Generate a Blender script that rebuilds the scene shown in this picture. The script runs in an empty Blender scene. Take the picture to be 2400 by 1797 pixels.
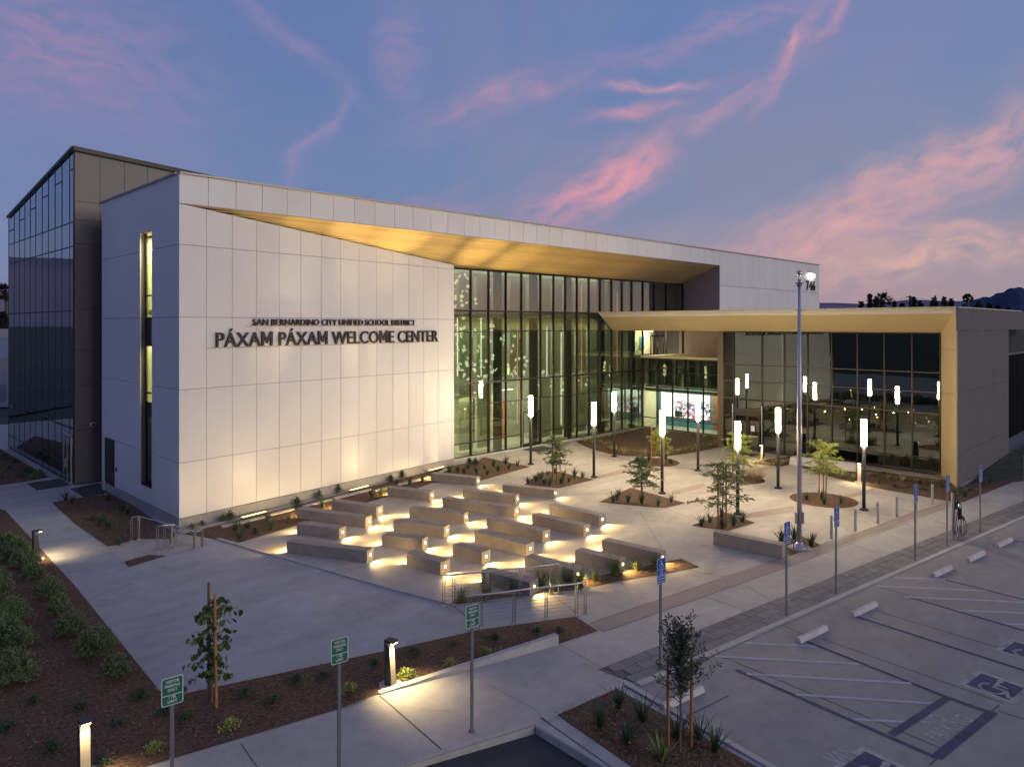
import bpy, bmesh, math, random
from mathutils import Vector, Matrix
from mathutils.geometry import tessellate_polygon
R = math.radians
SC = bpy.context.scene
COL = SC.collection
# ------------------------------------------------------------------ camera
# The survey of the photograph: level camera 8.55 m up, looking 45 degrees between
# the two building axes (X runs along the main front, Y along the side walls).
CX, HY, F, H = 1200., 761., 1693., 8.55
YAW = math.atan2(1690., 1693.)
fx, fy = math.cos(YAW), math.sin(YAW)
rx, ry = math.sin(YAW), -math.cos(YAW)
cam_d = bpy.data.cameras.new("camera")
cam = bpy.data.objects.new("camera", cam_d); COL.objects.link(cam)
cam.location = (0, 0, H); cam.rotation_euler = (R(90), 0, YAW - R(90))
cam_d.sensor_width = 36; cam_d.lens = F / 2400 * 36
cam_d.shift_y = -(898.5 - HY) / 2400
cam_d.clip_start = .1; cam_d.clip_end = 20000
SC.camera = cam
# ------------------------------------------------------------------ view + world
SC.view_settings.view_transform = 'Standard'
SC.view_settings.look = 'None'
SC.view_settings.exposure = 0.05
SC.view_settings.gamma = 1
SC.view_settings.use_curve_mapping = False
SC.render.engine = 'CYCLES'
SC.cycles.max_bounces = 6; SC.cycles.transparent_max_bounces = 16
SC.cycles.glossy_bounces = 4; SC.cycles.diffuse_bounces = 3
SC.cycles.sample_clamp_indirect = 4; SC.cycles.sample_clamp_direct = 0
SC.cycles.caustics_reflective = False; SC.cycles.caustics_refractive = False
SC.cycles.use_denoising = True

SUN_EL, SUN_ROT = R(9), R(158)       # soft afterglow from the parking side
world = bpy.data.worlds.new("World"); SC.world = world
world.use_nodes = True
def build_world():
    nt = world.node_tree; N = nt.nodes; L = nt.links
    for n in list(N): N.remove(n)
    def nd(t, **k):
        n = N.new(t)
        for a, b in k.items(): setattr(n, a, b)
        return n
    def math_(op, a, b=None, c=None, clamp=False):
        n = nd('ShaderNodeMath', operation=op); n.use_clamp = clamp
        for i, v in enumerate((a, b, c)):
            if v is None: continue
            if isinstance(v, (int, float)): n.inputs[i].default_value = v
            else: L.new(v, n.inputs[i])
        return n.outputs[0]
    def ramp(f, stops, ease='EASE'):
        n = nd('ShaderNodeValToRGB'); cr = n.color_ramp; cr.interpolation = ease
        while len(cr.elements) > 1: cr.elements.remove(cr.elements[-1])
        cr.elements[0].position = stops[0][0]; cr.elements[0].color = stops[0][1]
        for p, c in stops[1:]:
            e = cr.elements.new(p); e.color = c
        L.new(f, n.inputs[0]); return n.outputs[0]
    def mix(f, a, b, mode='MIX'):
        n = nd('ShaderNodeMix', data_type='RGBA', blend_type=mode)
        if isinstance(f, (int, float)): n.inputs[0].default_value = f
        else: L.new(f, n.inputs[0])
        for i, v in ((6, a), (7, b)):
            if isinstance(v, tuple): n.inputs[i].default_value = v
            else: L.new(v, n.inputs[i])
        return n.outputs[2]
    tc = nd('ShaderNodeTexCoord')
    sep = nd('ShaderNodeSeparateXYZ'); L.new(tc.outputs['Generated'], sep.inputs[0])
    x, y, z = sep.outputs
    zc = math_('MAXIMUM', z, 0.0)
    # base dusk gradient by elevation, one for the cool side and one for the warm side
    el = math_('MULTIPLY', zc, 1.6, clamp=True)
    cool = ramp(el, [(0, (.155, .20, .345, 1)), (.25, (.135, .195, .39, 1)), (.6, (.115, .175, .375, 1)), (1, (.08, .11, .26, 1))])
    warm = ramp(el, [(0, (.40, .28, .30, 1)), (.12, (.30, .26, .33, 1)), (.3, (.15, .225, .38, 1)), (.6, (.115, .20, .42, 1)), (1, (.08, .12, .28, 1))])
    az = math_('ADD', math_('MULTIPLY', x, .86), math_('MULTIPLY', y, -.51))   # toward the warm side
    wf = nd('ShaderNodeMapRange'); wf.interpolation_type = 'SMOOTHSTEP'
    L.new(az, wf.inputs[0]); wf.inputs[1].default_value = -.25; wf.inputs[2].default_value = .62
    base = mix(wf.outputs[0], cool, warm)
    # clouds on a flat layer seen in perspective, streaked along one wind direction
    a = R(52); ca, sa = math.cos(a), math.sin(a)
    den = math_('ADD', zc, .09)
    u = math_('DIVIDE', math_('ADD', math_('MULTIPLY', x, ca), math_('MULTIPLY', y, sa)), den)
    v = math_('DIVIDE', math_('SUBTRACT', math_('MULTIPLY', x, sa), math_('MULTIPLY', y, ca)), den)
    def noise(su, sv, off, scale, detail, rough, dist):
        cb = nd('ShaderNodeCombineXYZ')
        L.new(math_('MULTIPLY', u, su), cb.inputs[0]); L.new(math_('MULTIPLY_ADD', v, sv, off), cb.inputs[1])
        cb.inputs[2].default_value = off * 1.7
        n = nd('ShaderNodeTexNoise'); n.inputs['Scale'].default_value = scale
        n.inputs['Detail'].default_value = detail; n.inputs['Roughness'].default_value = rough
        n.inputs['Distortion'].default_value = dist
        L.new(cb.outputs[0], n.inputs['Vector']); return n.outputs['Fac']
    veil = noise(.10, .45, 3.1, 1.5, 7, .52, .9)
    vf = ramp(veil, [(.40, (0, 0, 0, 1)), (.66, (1, 1, 1, 1))])
    low = nd('ShaderNodeMapRange'); L.new(zc, low.inputs[0]); low.inputs[1].default_value = .0; low.inputs[2].default_value = .06
    s1 = mix(math_('MULTIPLY', vf, math_('MULTIPLY_ADD', wf.outputs[0], .02, .28)), base,
             mix(wf.outputs[0], (.24, .215, .36, 1), (.36, .26, .36, 1)))
    stre = noise(.16, .62, 11.4, 1.7, 8, .55, 1.3)
    sf = ramp(stre, [(.53, (0, 0, 0, 1)), (.70, (1, 1, 1, 1))])
    patch = noise(.22, .22, 7.7, 1.1, 2, .5, .2)
    pf = ramp(patch, [(.42, (0, 0, 0, 1)), (.62, (1, 1, 1, 1))])
    s2 = mix(math_('MULTIPLY', math_('MULTIPLY', sf, pf), math_('MULTIPLY_ADD', wf.outputs[0], .35, .22)), s1, (.58, .27, .36, 1))
    # the individual sunlit clouds, each at its own bearing and height above the horizon
    fwd = math_('MAXIMUM', math_('ADD', math_('MULTIPLY', x, fx), math_('MULTIPLY', y, fy)), .05)
    tx = math_('DIVIDE', math_('ADD', math_('MULTIPLY', x, rx), math_('MULTIPLY', y, ry)), fwd)
    tz = math_('DIVIDE', z, fwd)
    cbn = nd('ShaderNodeCombineXYZ'); L.new(math_('MULTIPLY_ADD', tx, 1.0, 0), cbn.inputs[0]); L.new(math_('MULTIPLY', tz, 1.0), cbn.inputs[1])
    wn = nd('ShaderNodeTexNoise'); wn.inputs['Scale'].default_value = 7; wn.inputs['Detail'].default_value = 5; L.new(cbn.outputs[0], wn.inputs['Vector'])
    wsep = nd('ShaderNodeSeparateColor'); L.new(wn.outputs['Color'], wsep.inputs[0])
    wx = math_('MULTIPLY_ADD', wsep.outputs[0], .10, math_('SUBTRACT', tx, .05)); wz = math_('MULTIPLY_ADD', wsep.outputs[1], .09, math_('SUBTRACT', tz, .045))
    for (px, py, hl, hw, an, st, col) in (
            (1400, 440, 170, 62, 32, .62, (.72, .30, .36)), (1480, 400, 80, 34, 50, .55, (.85, .34, .38)), (1490, 250, 100, 15, 12, .6, (.72, .31, .38)), (1530, 190, 95, 13, 3, .6, (.76, .34, .40)),
            (1845, 130, 120, 17, 62, .55, (.72, .32, .38)), (1950, 40, 120, 16, 50, .4, (.60, .30, .38)), (1180, 230, 200, 32, 22, .40, (.50, .28, .40)), (1650, 260, 230, 30, 25, .45, (.46, .28, .38)),
            (1980, 520, 400, 70, 24, .66, (.62, .35, .37)), (2300, 340, 380, 70, 28, .62, (.60, .34, .37)), (2200, 600, 340, 42, 6, .60, (.70, .41, .37)), (2150, 540, 240, 18, -4, .4, (.70, .40, .40)),
            (120, 110, 340, 150, -18, .45, (.34, .22, .38)), (740, 350, 130, 18, 62, .38, (.42, .27, .42)), (650, 60, 260, 26, -40, .25, (.36, .24, .40)), (950, 120, 60, 160, 8, .30, (.36, .25, .40)), (1700, 60, 300, 30, 18, .35, (.44, .27, .40))):
        ux = (px - CX) / F; uz = -(py - HY) / F; c_, s_ = math.cos(R(an)), math.sin(R(an))
        dx = math_('SUBTRACT', wx, ux); dz = math_('SUBTRACT', wz, uz)
        al = math_('DIVIDE', math_('ADD', math_('MULTIPLY', dx, c_), math_('MULTIPLY', dz, s_)), hl / F)
        ac = math_('DIVIDE', math_('SUBTRACT', math_('MULTIPLY', dz, c_), math_('MULTIPLY', dx, s_)), hw / F)
        rr = math_('ADD', math_('MULTIPLY', al, al), math_('MULTIPLY', ac, ac))
        gm = math_('POWER', 2.718, math_('MULTIPLY', rr, -1.0))
        cb = nd('ShaderNodeCombineXYZ'); L.new(math_('MULTIPLY', al, hl / F * 6), cb.inputs[0]); L.new(math_('MULTIPLY', ac, hw / F * 17), cb.inputs[1]); cb.inputs[2].default_value = px * .013
        n_ = nd('ShaderNodeTexNoise'); n_.inputs['Scale'].default_value = 3.2; n_.inputs['Detail'].default_value = 6; n_.inputs['Roughness'].default_value = .5; n_.inputs['Distortion'].default_value = .25
        L.new(cb.outputs[0], n_.inputs['Vector'])
        mr = nd('ShaderNodeMapRange'); mr.interpolation_type = 'SMOOTHSTEP'; L.new(n_.outputs['Fac'], mr.inputs[0]); mr.inputs[1].default_value = .16; mr.inputs[2].default_value = .74
        s2 = mix(math_('MULTIPLY', math_('MULTIPLY', gm, mr.outputs[0]), st * 1.5, clamp=True), s2, (*col, 1))
    # physical sky, very weak at this hour, laid over the coloured afterglow
    sky = nd('ShaderNodeTexSky'); sky.sky_type = 'NISHITA'; sky.sun_disc = False
    sky.sun_elevation = R(3); sky.sun_rotation = SUN_ROT
    skys = mix(1.0, sky.outputs[0], (.012, .012, .012, 1), 'MULTIPLY')
    tot = mix(1.0, s2, skys, 'ADD')
    # below the horizon the bowl is simply dark ground colour
    gf = nd('ShaderNodeMapRange'); L.new(z, gf.inputs[0]); gf.inputs[1].default_value = -.03; gf.inputs[2].default_value = -.005
    tot = mix(gf.outputs[0], (.05, .05, .055, 1), tot)
    bg = nd('ShaderNodeBackground'); L.new(tot, bg.inputs[0]); bg.inputs[1].default_value = 1.0
    out = nd('ShaderNodeOutputWorld'); L.new(bg.outputs[0], out.inputs[0])
build_world()
sun_d = bpy.data.lights.new("sun", 'SUN'); sun_d.energy = 1.0; sun_d.angle = R(35)
sun_d.color = (1.0, .90, .80)
sun = bpy.data.objects.new("sun", sun_d); COL.objects.link(sun)
_sd = Vector((.22, -1.0, .22)).normalized()      # direction toward the afterglow
sun.rotation_euler = _sd.to_track_quat('Z', 'Y').to_euler(); sun.location = (0, -40, 30)

# ------------------------------------------------------------------ helpers
random.seed(7)
def G(px, py, z=0.):
    """survey point of the photograph -> (x, y) on the level plane z"""
    a, b = (px - CX) / F, -(py - HY) / F
    t = (z - H) / b
    return ((fx + a * rx) * t, (fy + a * ry) * t)
def GV(px, py, z=0.): p = G(px, py, z); return Vector((p[0], p[1], z))
MATS = {}
def mat(name, col, rough=.7, metal=0., nscale=0., namt=0., bump=0., bscale=40., stretch=(1, 1, 1), emit=None, spec=.5, alt=None, detail=6, rand=0.):
    if name in MATS: return MATS[name]
    m = bpy.data.materials.new(name); m.use_nodes = True; nt = m.node_tree; L = nt.links
    b = nt.nodes['Principled BSDF']
    b.inputs['Base Color'].default_value = (*col, 1); b.inputs['Roughness'].default_value = rough
    b.inputs['Metallic'].default_value = metal; b.inputs['Specular IOR Level'].default_value = spec
    tc = nt.nodes.new('ShaderNodeTexCoord'); mp = nt.nodes.new('ShaderNodeMapping')
    mp.inputs['Scale'].default_value = stretch
    geo = nt.nodes.new('ShaderNodeNewGeometry')
    L.new(geo.outputs['Position'], mp.inputs['Vector'])
    if namt:
        n = nt.nodes.new('ShaderNodeTexNoise'); n.inputs['Scale'].default_value = nscale
        n.inputs['Detail'].default_value = detail; n.inputs['Roughness'].default_value = .6
        L.new(mp.outputs[0], n.inputs['Vector'])
        r = nt.nodes.new('ShaderNodeValToRGB')
        c2 = alt or tuple(min(1, c * (1 + namt)) for c in col)
        c1 = tuple(c * (1 - namt) for c in col)
        r.color_ramp.elements[0].position = .3; r.color_ramp.elements[0].color = (*c1, 1)
        r.color_ramp.elements[1].position = .7; r.color_ramp.elements[1].color = (*c2, 1)
        L.new(n.outputs['Fac'], r.inputs[0]); colout = r.outputs[0]
        def times(colout, fac, lo, hi):
            mr = nt.nodes.new('ShaderNodeMapRange'); L.new(fac, mr.inputs[0]); mr.inputs[3].default_value = lo; mr.inputs[4].default_value = hi
            vm = nt.nodes.new('ShaderNodeVectorMath'); vm.operation = 'SCALE'; L.new(colout, vm.inputs[0]); L.new(mr.outputs[0], vm.inputs['Scale']); return vm.outputs[0]
        if detail >= 9:      # stains and fine mottling of cast concrete
            n3 = nt.nodes.new('ShaderNodeTexNoise'); n3.inputs['Scale'].default_value = nscale * 5; n3.inputs['Detail'].default_value = 3
            L.new(geo.outputs['Position'], n3.inputs['Vector']); colout = times(colout, n3.outputs['Fac'], .84, 1.16)
            n4 = nt.nodes.new('ShaderNodeTexNoise'); n4.inputs['Scale'].default_value = 70; n4.inputs['Detail'].default_value = 2
            L.new(geo.outputs['Position'], n4.inputs['Vector']); colout = times(colout, n4.outputs['Fac'], .88, 1.12)
            n5 = nt.nodes.new('ShaderNodeTexNoise'); n5.inputs['Scale'].default_value = 1.1; n5.inputs['Detail'].default_value = 4; n5.inputs['Distortion'].default_value = 1.5
            L.new(geo.outputs['Position'], n5.inputs['Vector'])
            m5 = nt.nodes.new('ShaderNodeMapRange'); L.new(n5.outputs['Fac'], m5.inputs[0]); m5.inputs[1].default_value = .60; m5.inputs[2].default_value = .72; colout = times(colout, m5.outputs[0], 1.0, .86)
        if rand:
            oi = nt.nodes.new('ShaderNodeObjectInfo'); colout = times(colout, oi.outputs['Random'], 1 - rand, 1 + rand)
        L.new(colout, b.inputs['Base Color'])
    if bump:
        n2 = nt.nodes.new('ShaderNodeTexNoise'); n2.inputs['Scale'].default_value = bscale
        n2.inputs['Detail'].default_value = 4
        L.new(mp.outputs[0], n2.inputs['Vector'])
        bp = nt.nodes.new('ShaderNodeBump'); bp.inputs['Strength'].default_value = bump; bp.inputs['Distance'].default_value = .02
        L.new(n2.outputs['Fac'], bp.inputs['Height']); L.new(bp.outputs[0], b.inputs['Normal'])
    if emit:
        b.inputs['Emission Color'].default_value = (*emit[0], 1); b.inputs['Emission Strength'].default_value = emit[1]
    MATS[name] = m; return m
def glass(name, tint, refl, edge=.6, rough=0.0):
    m = bpy.data.materials.new(name); m.use_nodes = True; nt = m.node_tree; L = nt.links
    for n in list(nt.nodes): nt.nodes.remove(n)
    o = nt.nodes.new('ShaderNodeOutputMaterial'); mx = nt.nodes.new('ShaderNodeMixShader')
    tr = nt.nodes.new('ShaderNodeBsdfTransparent'); tr.inputs[0].default_value = (*tint, 1)
    gl = nt.nodes.new('ShaderNodeBsdfGlossy'); gl.inputs['Roughness'].default_value = rough
    gl.inputs['Color'].default_value = (.84, .93, .85, 1) if 'office' not in name else (.82, .90, 1, 1)
    lw = nt.nodes.new('ShaderNodeLayerWeight'); lw.inputs[0].default_value = .35
    ma = nt.nodes.new('ShaderNodeMath'); ma.operation = 'MULTIPLY_ADD'
    L.new(lw.outputs['Fresnel'], ma.inputs[0]); ma.inputs[1].default_value = edge; ma.inputs[2].default_value = refl
    L.new(ma.outputs[0], mx.inputs[0]); L.new(tr.outputs[0], mx.inputs[1]); L.new(gl.outputs[0], mx.inputs[2])
    # slight waviness of real panes
    ns = nt.nodes.new('ShaderNodeTexNoise'); ns.inputs['Scale'].default_value = .8; ns.inputs['Detail'].default_value = 1
    geo = nt.nodes.new('ShaderNodeNewGeometry'); L.new(geo.outputs['Position'], ns.inputs['Vector'])
    bp = nt.nodes.new('ShaderNodeBump'); bp.inputs['Strength'].default_value = .12; bp.inputs['Distance'].default_value = .02
    L.new(ns.outputs['Fac'], bp.inputs['Height']); L.new(bp.outputs[0], gl.inputs['Normal'])
    L.new(mx.outputs[0], o.inputs[0]); return m
def emis(name, col, s):
    return mat(name, tuple(min(c, .8) for c in col), .5, emit=(col, s))

M = {}
M['white'] = mat('white_metal_panel', (.74, .72, .70), .45, nscale=.25, namt=.04, rand=.035)
M['white2'] = mat('white_metal_panel_side', (.72, .70, .70), .45, nscale=.25, namt=.04, rand=.035)
M['gap'] = mat('panel_joint_backing', (.20, .18, .17), .9)  # plain dark backing seen through the panel joints
M['coping'] = mat('coping_metal', (.42, .38, .36), .5, .3)
M['bronze'] = mat('bronze_panel', (.165, .148, .138), .5, .2, nscale=.3, namt=.06, rand=.03)
M['darkbronze'] = mat('dark_bronze_frame', (.035, .030, .028), .45, .5)
M['brownwall'] = mat('brown_return_wall', (.46, .36, .33), .6, nscale=.6, namt=.08)
M['wood'] = mat('wood_soffit', (.52, .36, .14), .55, nscale=2.5, namt=.14, stretch=(.25, 4, 4), rand=.09)
M['tan'] = mat('tan_canopy_panel', (.52, .42, .25), .55, nscale=.4, namt=.05, rand=.02)
M['stucco'] = mat('grey_cement_plaster', (.125, .12, .115), .85, nscale=1.2, namt=.07, bump=.15, bscale=60)
M['plinth'] = mat('concrete_plinth', (.34, .33, .31), .85, nscale=2.5, namt=.12, bump=.1, bscale=25)
M['conc'] = mat('plaza_concrete', (.43, .40, .365), .72, nscale=.5, namt=.17, bump=.12, bscale=22, stretch=(1, 1.9, 1), detail=9)
M['deck'] = mat('driveway_concrete', (.37, .37, .385), .75, nscale=.42, namt=.17, bump=.08, bscale=20, stretch=(.5, 1.7, 1), detail=9)
M['lot'] = mat('parking_concrete', (.29, .28, .265), .78, nscale=.5, namt=.15, bump=.1, bscale=24, stretch=(.6, 1.4, 1), detail=9)
M['walk'] = mat('sidewalk_concrete', (.42, .40, .37), .75, nscale=.6, namt=.13, bump=.1, bscale=24, detail=9)
M['band'] = mat('buff_concrete_band', (.34, .28, .24), .78, nscale=.9, namt=.1)
M['curb'] = mat('curb_concrete', (.44, .43, .40), .8, nscale=1.5, namt=.12, bump=.12, bscale=30)
M['joint'] = mat('joint_dark', (.10, .09, .085), .95)
M['benchm'] = mat('bench_concrete', (.33, .285, .24), .8, nscale=2.2, namt=.13, bump=.12, bscale=30, detail=9, rand=.06)
M['asphalt'] = mat('asphalt', (.05, .05, .055), .85, nscale=.6, namt=.3, bump=.2, bscale=60)
M['farground'] = mat('far_ground', (.05, .06, .04), .95, nscale=.02, namt=.4)
M['mulch'] = mat('bark_mulch', (.085, .048, .030), .95, nscale=11, namt=.6, bump=.9, bscale=28, alt=(.19, .105, .06))
M['chip'] = mat('mulch_chip', (.17, .10, .06), .9, nscale=9, namt=.6, alt=(.38, .26, .17))
M['paver'] = mat('grey_paver', (.20, .195, .195), .85, nscale=2.0, namt=.2, bump=.2, bscale=35, rand=.13)
M['steel'] = mat('brushed_steel', (.55, .54, .54), .32, .9)
M['galv'] = mat('galvanised_post', (.20, .21, .23), .5, .5)
M['alu'] = mat('flagpole_aluminium', (.62, .60, .66), .3, .85)
M['pole'] = mat('lamp_pole_paint', (.045, .045, .052), .5, .3)
M['bollard'] = mat('bollard_light_paint', (.075, .068, .065), .6, .3)
M['bollface'] = mat('bollard_light_face', (.40, .34, .26), .6)
M['gold'] = mat('ball_gold', (.75, .6, .4), .22, 1)
M['signgreen'] = mat('sign_green', (.008, .14, .075), .5)
M['signblue'] = mat('sign_blue', (.01, .075, .36), .5)
M['signwhite'] = mat('sign_white', (.62, .66, .68), .5)
M['letters'] = mat('sign_letter_metal', (.035, .03, .03), .5, .3)
M['brass'] = mat('letter_rail', (.42, .30, .14), .5, .5)
M['paintw'] = mat('parking_paint_white', (.44, .43, .48), .8, nscale=3, namt=.18)
M['painto'] = mat('worn_paint_white', (.40, .39, .38), .8, nscale=5, namt=.2)
M['paintb'] = mat('parking_paint_blue', (.065, .07, .135), .85, nscale=4, namt=.35, detail=9)
M['stake'] = mat('wooden_stake', (.36, .17, .06), .85, nscale=6, namt=.25)
M['stake2'] = mat('weathered_stake', (.16, .10, .045), .85, nscale=6, namt=.25)
M['bark'] = mat('young_bark', (.14, .11, .075), .9, nscale=9, namt=.3)
M['leafd'] = mat('strap_leaf_dark', (.045, .085, .04), .5, nscale=5, namt=.4)
M['leaff'] = mat('feathery_leaf', (.15, .20, .06), .55, nscale=3, namt=.4)
M['leafy'] = mat('bright_leaf', (.26, .31, .07), .55, nscale=3, namt=.35)
M['leafv'] = mat('striped_leaf', (.40, .37, .17), .55, nscale=9, namt=.45)
M['leafo'] = mat('olive_leaf', (.085, .105, .06), .5, nscale=4, namt=.4)
M['leafr'] = mat('redbud_leaf', (.055, .10, .022), .5, nscale=3, namt=.4)
M['shrub'] = mat('rosemary_leaf', (.115, .165, .07), .6, nscale=4, namt=.45)
M['grass'] = mat('muhly_leaf', (.10, .15, .035), .55, nscale=4, namt=.4)
M['straw'] = mat('fountain_grass_straw', (.38, .25, .15), .7, nscale=6, namt=.3)
M['bloom'] = mat('rose_white', (.75, .72, .62), .6)
M['sil'] = mat('far_tree_foliage', (.018, .022, .016), .9, nscale=.3, namt=.5)
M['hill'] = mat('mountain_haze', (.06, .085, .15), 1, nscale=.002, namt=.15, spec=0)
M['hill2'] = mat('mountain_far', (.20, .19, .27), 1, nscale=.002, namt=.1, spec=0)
M['housew'] = mat('far_house_wall', (.42, .40, .40), .8, nscale=1, namt=.08)
M['roofg'] = mat('far_house_roof', (.26, .28, .33), .8, nscale=1, namt=.08)
M['inwall'] = mat('interior_wall_olive', (.40, .40, .34), .8, nscale=.4, namt=.05)
M['increm'] = mat('interior_wall_cream', (.66, .62, .42), .8)
M['infloor'] = mat('interior_floor', (.40, .39, .32), .35, nscale=.7, namt=.1)
M['inblue'] = mat('interior_wall_blue', (.09, .28, .44), .7)
M['inorange'] = mat('interior_orange', (.75, .16, .05), .7)
M['indark'] = mat('dark_interior', (.035, .04, .035), .8)
M['wooddoor'] = mat('interior_wood', (.30, .14, .07), .6, nscale=3, namt=.2)
M['chairb'] = mat('chair_blue', (.05, .12, .17), .6)
M['chaird'] = mat('chair_dark', (.03, .035, .035), .6)
M['table'] = mat('table_top', (.6, .5, .33), .4)
M['rubber'] = mat('black_rubber', (.012, .012, .013), .6)
M['mat_'] = mat('entrance_mat', (.055, .06, .055), .95, nscale=20, namt=.2)
M['stop'] = mat('wheel_stop_concrete', (.52, .50, .50), .8, nscale=3, namt=.15)
M['glassm'] = glass('curtain_glass', (.82, .85, .77), .10, .4)
M['glassw'] = glass('wing_glass', (.38, .44, .35), .17, .42)
M['glassb'] = glass('office_glass', (.18, .22, .26), .40, .5)
M['lamp'] = emis('lamp_diffuser', (1.0, .78, .46), 165)
M['lampsoft'] = emis('bollard_lens', (1.0, .80, .48), 22)
M['lampbench'] = emis('step_light_lens', (1.0, .78, .42), 16)
M['strip'] = emis('linear_light', (1.0, .66, .22), 5)
M['whitelamp'] = emis('wall_pack_lens', (.95, .92, 1.0), 9)
M['rod'] = emis('light_rod', (1.0, .95, .75), 3.0)
M['rodred'] = emis('light_rod_red', (1.0, .35, .2), 1.2)
M['paper'] = mat('paper_sheet', (.80, .80, .66), .6, emit=((.9, .92, .7), 1.0))  # no lamps: emission added so the sheets show behind tinted glass
def shade_mat(name, col):
    m = mat(name, col, .9, nscale=.8, namt=.05); nt = m.node_tree; L = nt.links; b = nt.nodes['Principled BSDF']; o = nt.nodes['Material Output']
    t_ = nt.nodes.new('ShaderNodeBsdfTranslucent'); t_.inputs[0].default_value = (*col, 1); mx = nt.nodes.new('ShaderNodeMixShader'); mx.inputs[0].default_value = .5
    L.new(b.outputs[0], mx.inputs[1]); L.new(t_.outputs[0], mx.inputs[2]); L.new(mx.outputs[0], o.inputs[0]); return m
M['shade'] = shade_mat('roller_shade_green_grey', (.50, .52, .40))
M['shadeu'] = shade_mat('roller_shade_sky_tint', (.52, .44, .44))  # mauve puts the pink sky reflection of the upper panes into the fabric
M['cyan'] = mat('interior_cyan', (.12, .40, .45), .6, emit=((.12, .42, .5), .35))  # glow added to a plain panel in place of vestibule lighting

def ob(name, me, m, parent=None):
    o = bpy.data.objects.new(name, me)
    if m is not None and not me.materials: me.materials.append(m)
    COL.objects.link(o)
    if parent is not None: o.parent = parent
    return o
def tag(o, label=None, cat=None, group=None, kind=None):
    if label: o['label'] = label
    if cat: o['category'] = cat
    if group: o['group'] = group
    if kind: o['kind'] = kind
    return o
def thing(name, label, cat, loc=(0, 0, 0), rz=0., group=None):
    o = bpy.data.objects.new(name, None); COL.objects.link(o); o.empty_display_size = .2
    o.location = loc; o.rotation_euler = (0, 0, rz)
    return tag(o, label, cat, group)
class MB:
    def __init__(s): s.v = []; s.f = []; s.m = []
    def add(s, vs, fs, mi=0):
        k = len(s.v); s.v += [tuple(v) for v in vs]; s.f += [tuple(i + k for i in f) for f in fs]; s.m += [mi] * len(fs); return s
    def box(s, x0, x1, y0, y1, z0, z1, mi=0):
        return s.add([(x0, y0, z0), (x1, y0, z0), (x1, y1, z0), (x0, y1, z0), (x0, y0, z1), (x1, y0, z1), (x1, y1, z1), (x0, y1, z1)],
                     [(3, 2, 1, 0), (4, 5, 6, 7), (0, 1, 5, 4), (1, 2, 6, 5), (2, 3, 7, 6), (3, 0, 4, 7)], mi)
    def prism(s, pts, z0, z1, mi=0):
        """vertical prism over a plan polygon; z0, z1 numbers or lists"""
        n = len(pts)
        ar = sum(pts[i][0] * pts[(i + 1) % n][1] - pts[(i + 1) % n][0] * pts[i][1] for i in range(n))
        if ar < 0: pts = pts[::-1]
        a = [(p[0], p[1], z0) for p in pts]; b = [(p[0], p[1], z1) for p in pts]
        fs = [tuple(range(n - 1, -1, -1)), tuple(range(n, 2 * n))] + [(i, (i + 1) % n, (i + 1) % n + n, i + n) for i in range(n)]
        return s.add(a + b, fs, mi)
    def slab(s, quad, d, mi=0):
        """solid from a planar polygon (3D points) pushed along vector d"""
        n = len(quad); d = Vector(d); q = [Vector(p) for p in quad]
        nr = (q[1] - q[0]).cross(q[2] - q[1])
        if nr.dot(d) > 0: q = q[::-1]
        a = q; b = [p + d for p in q]
        fs = [tuple(range(n)), tuple(range(2 * n - 1, n - 1, -1))] + [((i + 1) % n, i, i + n, (i + 1) % n + n) for i in range(n)]
        return s.add(a + b, fs, mi)
    def tube(s, pts, r, n=8, mi=0, cap=True):
        pts = [Vector(p) for p in pts]; rs = r if isinstance(r, (list, tuple)) else [r] * len(pts)
        base = len(s.v); up = Vector((0, 0, 1))
        for i, p in enumerate(pts):
            t = (pts[min(i + 1, len(pts) - 1)] - pts[max(i - 1, 0)])
            if t.length < 1e-9: t = Vector((0, 0, 1))
            t.normalize(); a = t.cross(up)
            if a.length < .05: a = t.cross(Vector((1, 0, 0)))
            a.normalize(); b = t.cross(a)
            for k in range(n):
                an = 2 * math.pi * k / n
                s.v.append(tuple(p + (a * math.cos(an) + b * math.sin(an)) * rs[i]))
        for i in range(len(pts) - 1):
            for k in range(n):
                q = base + i * n
                s.f.append((q + k, q + (k + 1) % n, q + n + (k + 1) % n, q + n + k)); s.m.append(mi)
        if cap:
            s.f.append(tuple(base + k for k in range(n - 1, -1, -1))); s.m.append(mi)
            q = base + (len(pts) - 1) * n; s.f.append(tuple(q + k for k in range(n))); s.m.append(mi)
        return s
    def mesh(s, name, mats, smooth=False):
        me = bpy.data.meshes.new(name); me.from_pydata(s.v, [], s.f)
        if not isinstance(mats, (list, tuple)): mats = [mats]
        for m in mats: me.materials.append(m)
        if len(mats) > 1: me.polygons.foreach_set('material_index', s.m)
        if smooth: me.polygons.foreach_set('use_smooth', [True] * len(me.polygons))
        me.update(); return me
    def build(s, name, mats, parent=None, smooth=False): return ob(name, s.mesh(name, mats, smooth), None, parent)
BOXC = {}
def boxpart(name, m, parent, c, size, rz=0.):
    """box part that shares its mesh with equal boxes"""
    key = (round(size[0], 3), round(size[1], 3), round(size[2], 3), m.name)
    if key not in BOXC:
        a, b, d = size
        BOXC[key] = MB().box(-a / 2, a / 2, -b / 2, b / 2, -d / 2, d / 2).mesh(name, m)
    o = ob(name, BOXC[key], None, parent); o.location = c; o.rotation_euler = (0, 0, rz); return o
ZN = [0]
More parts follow.
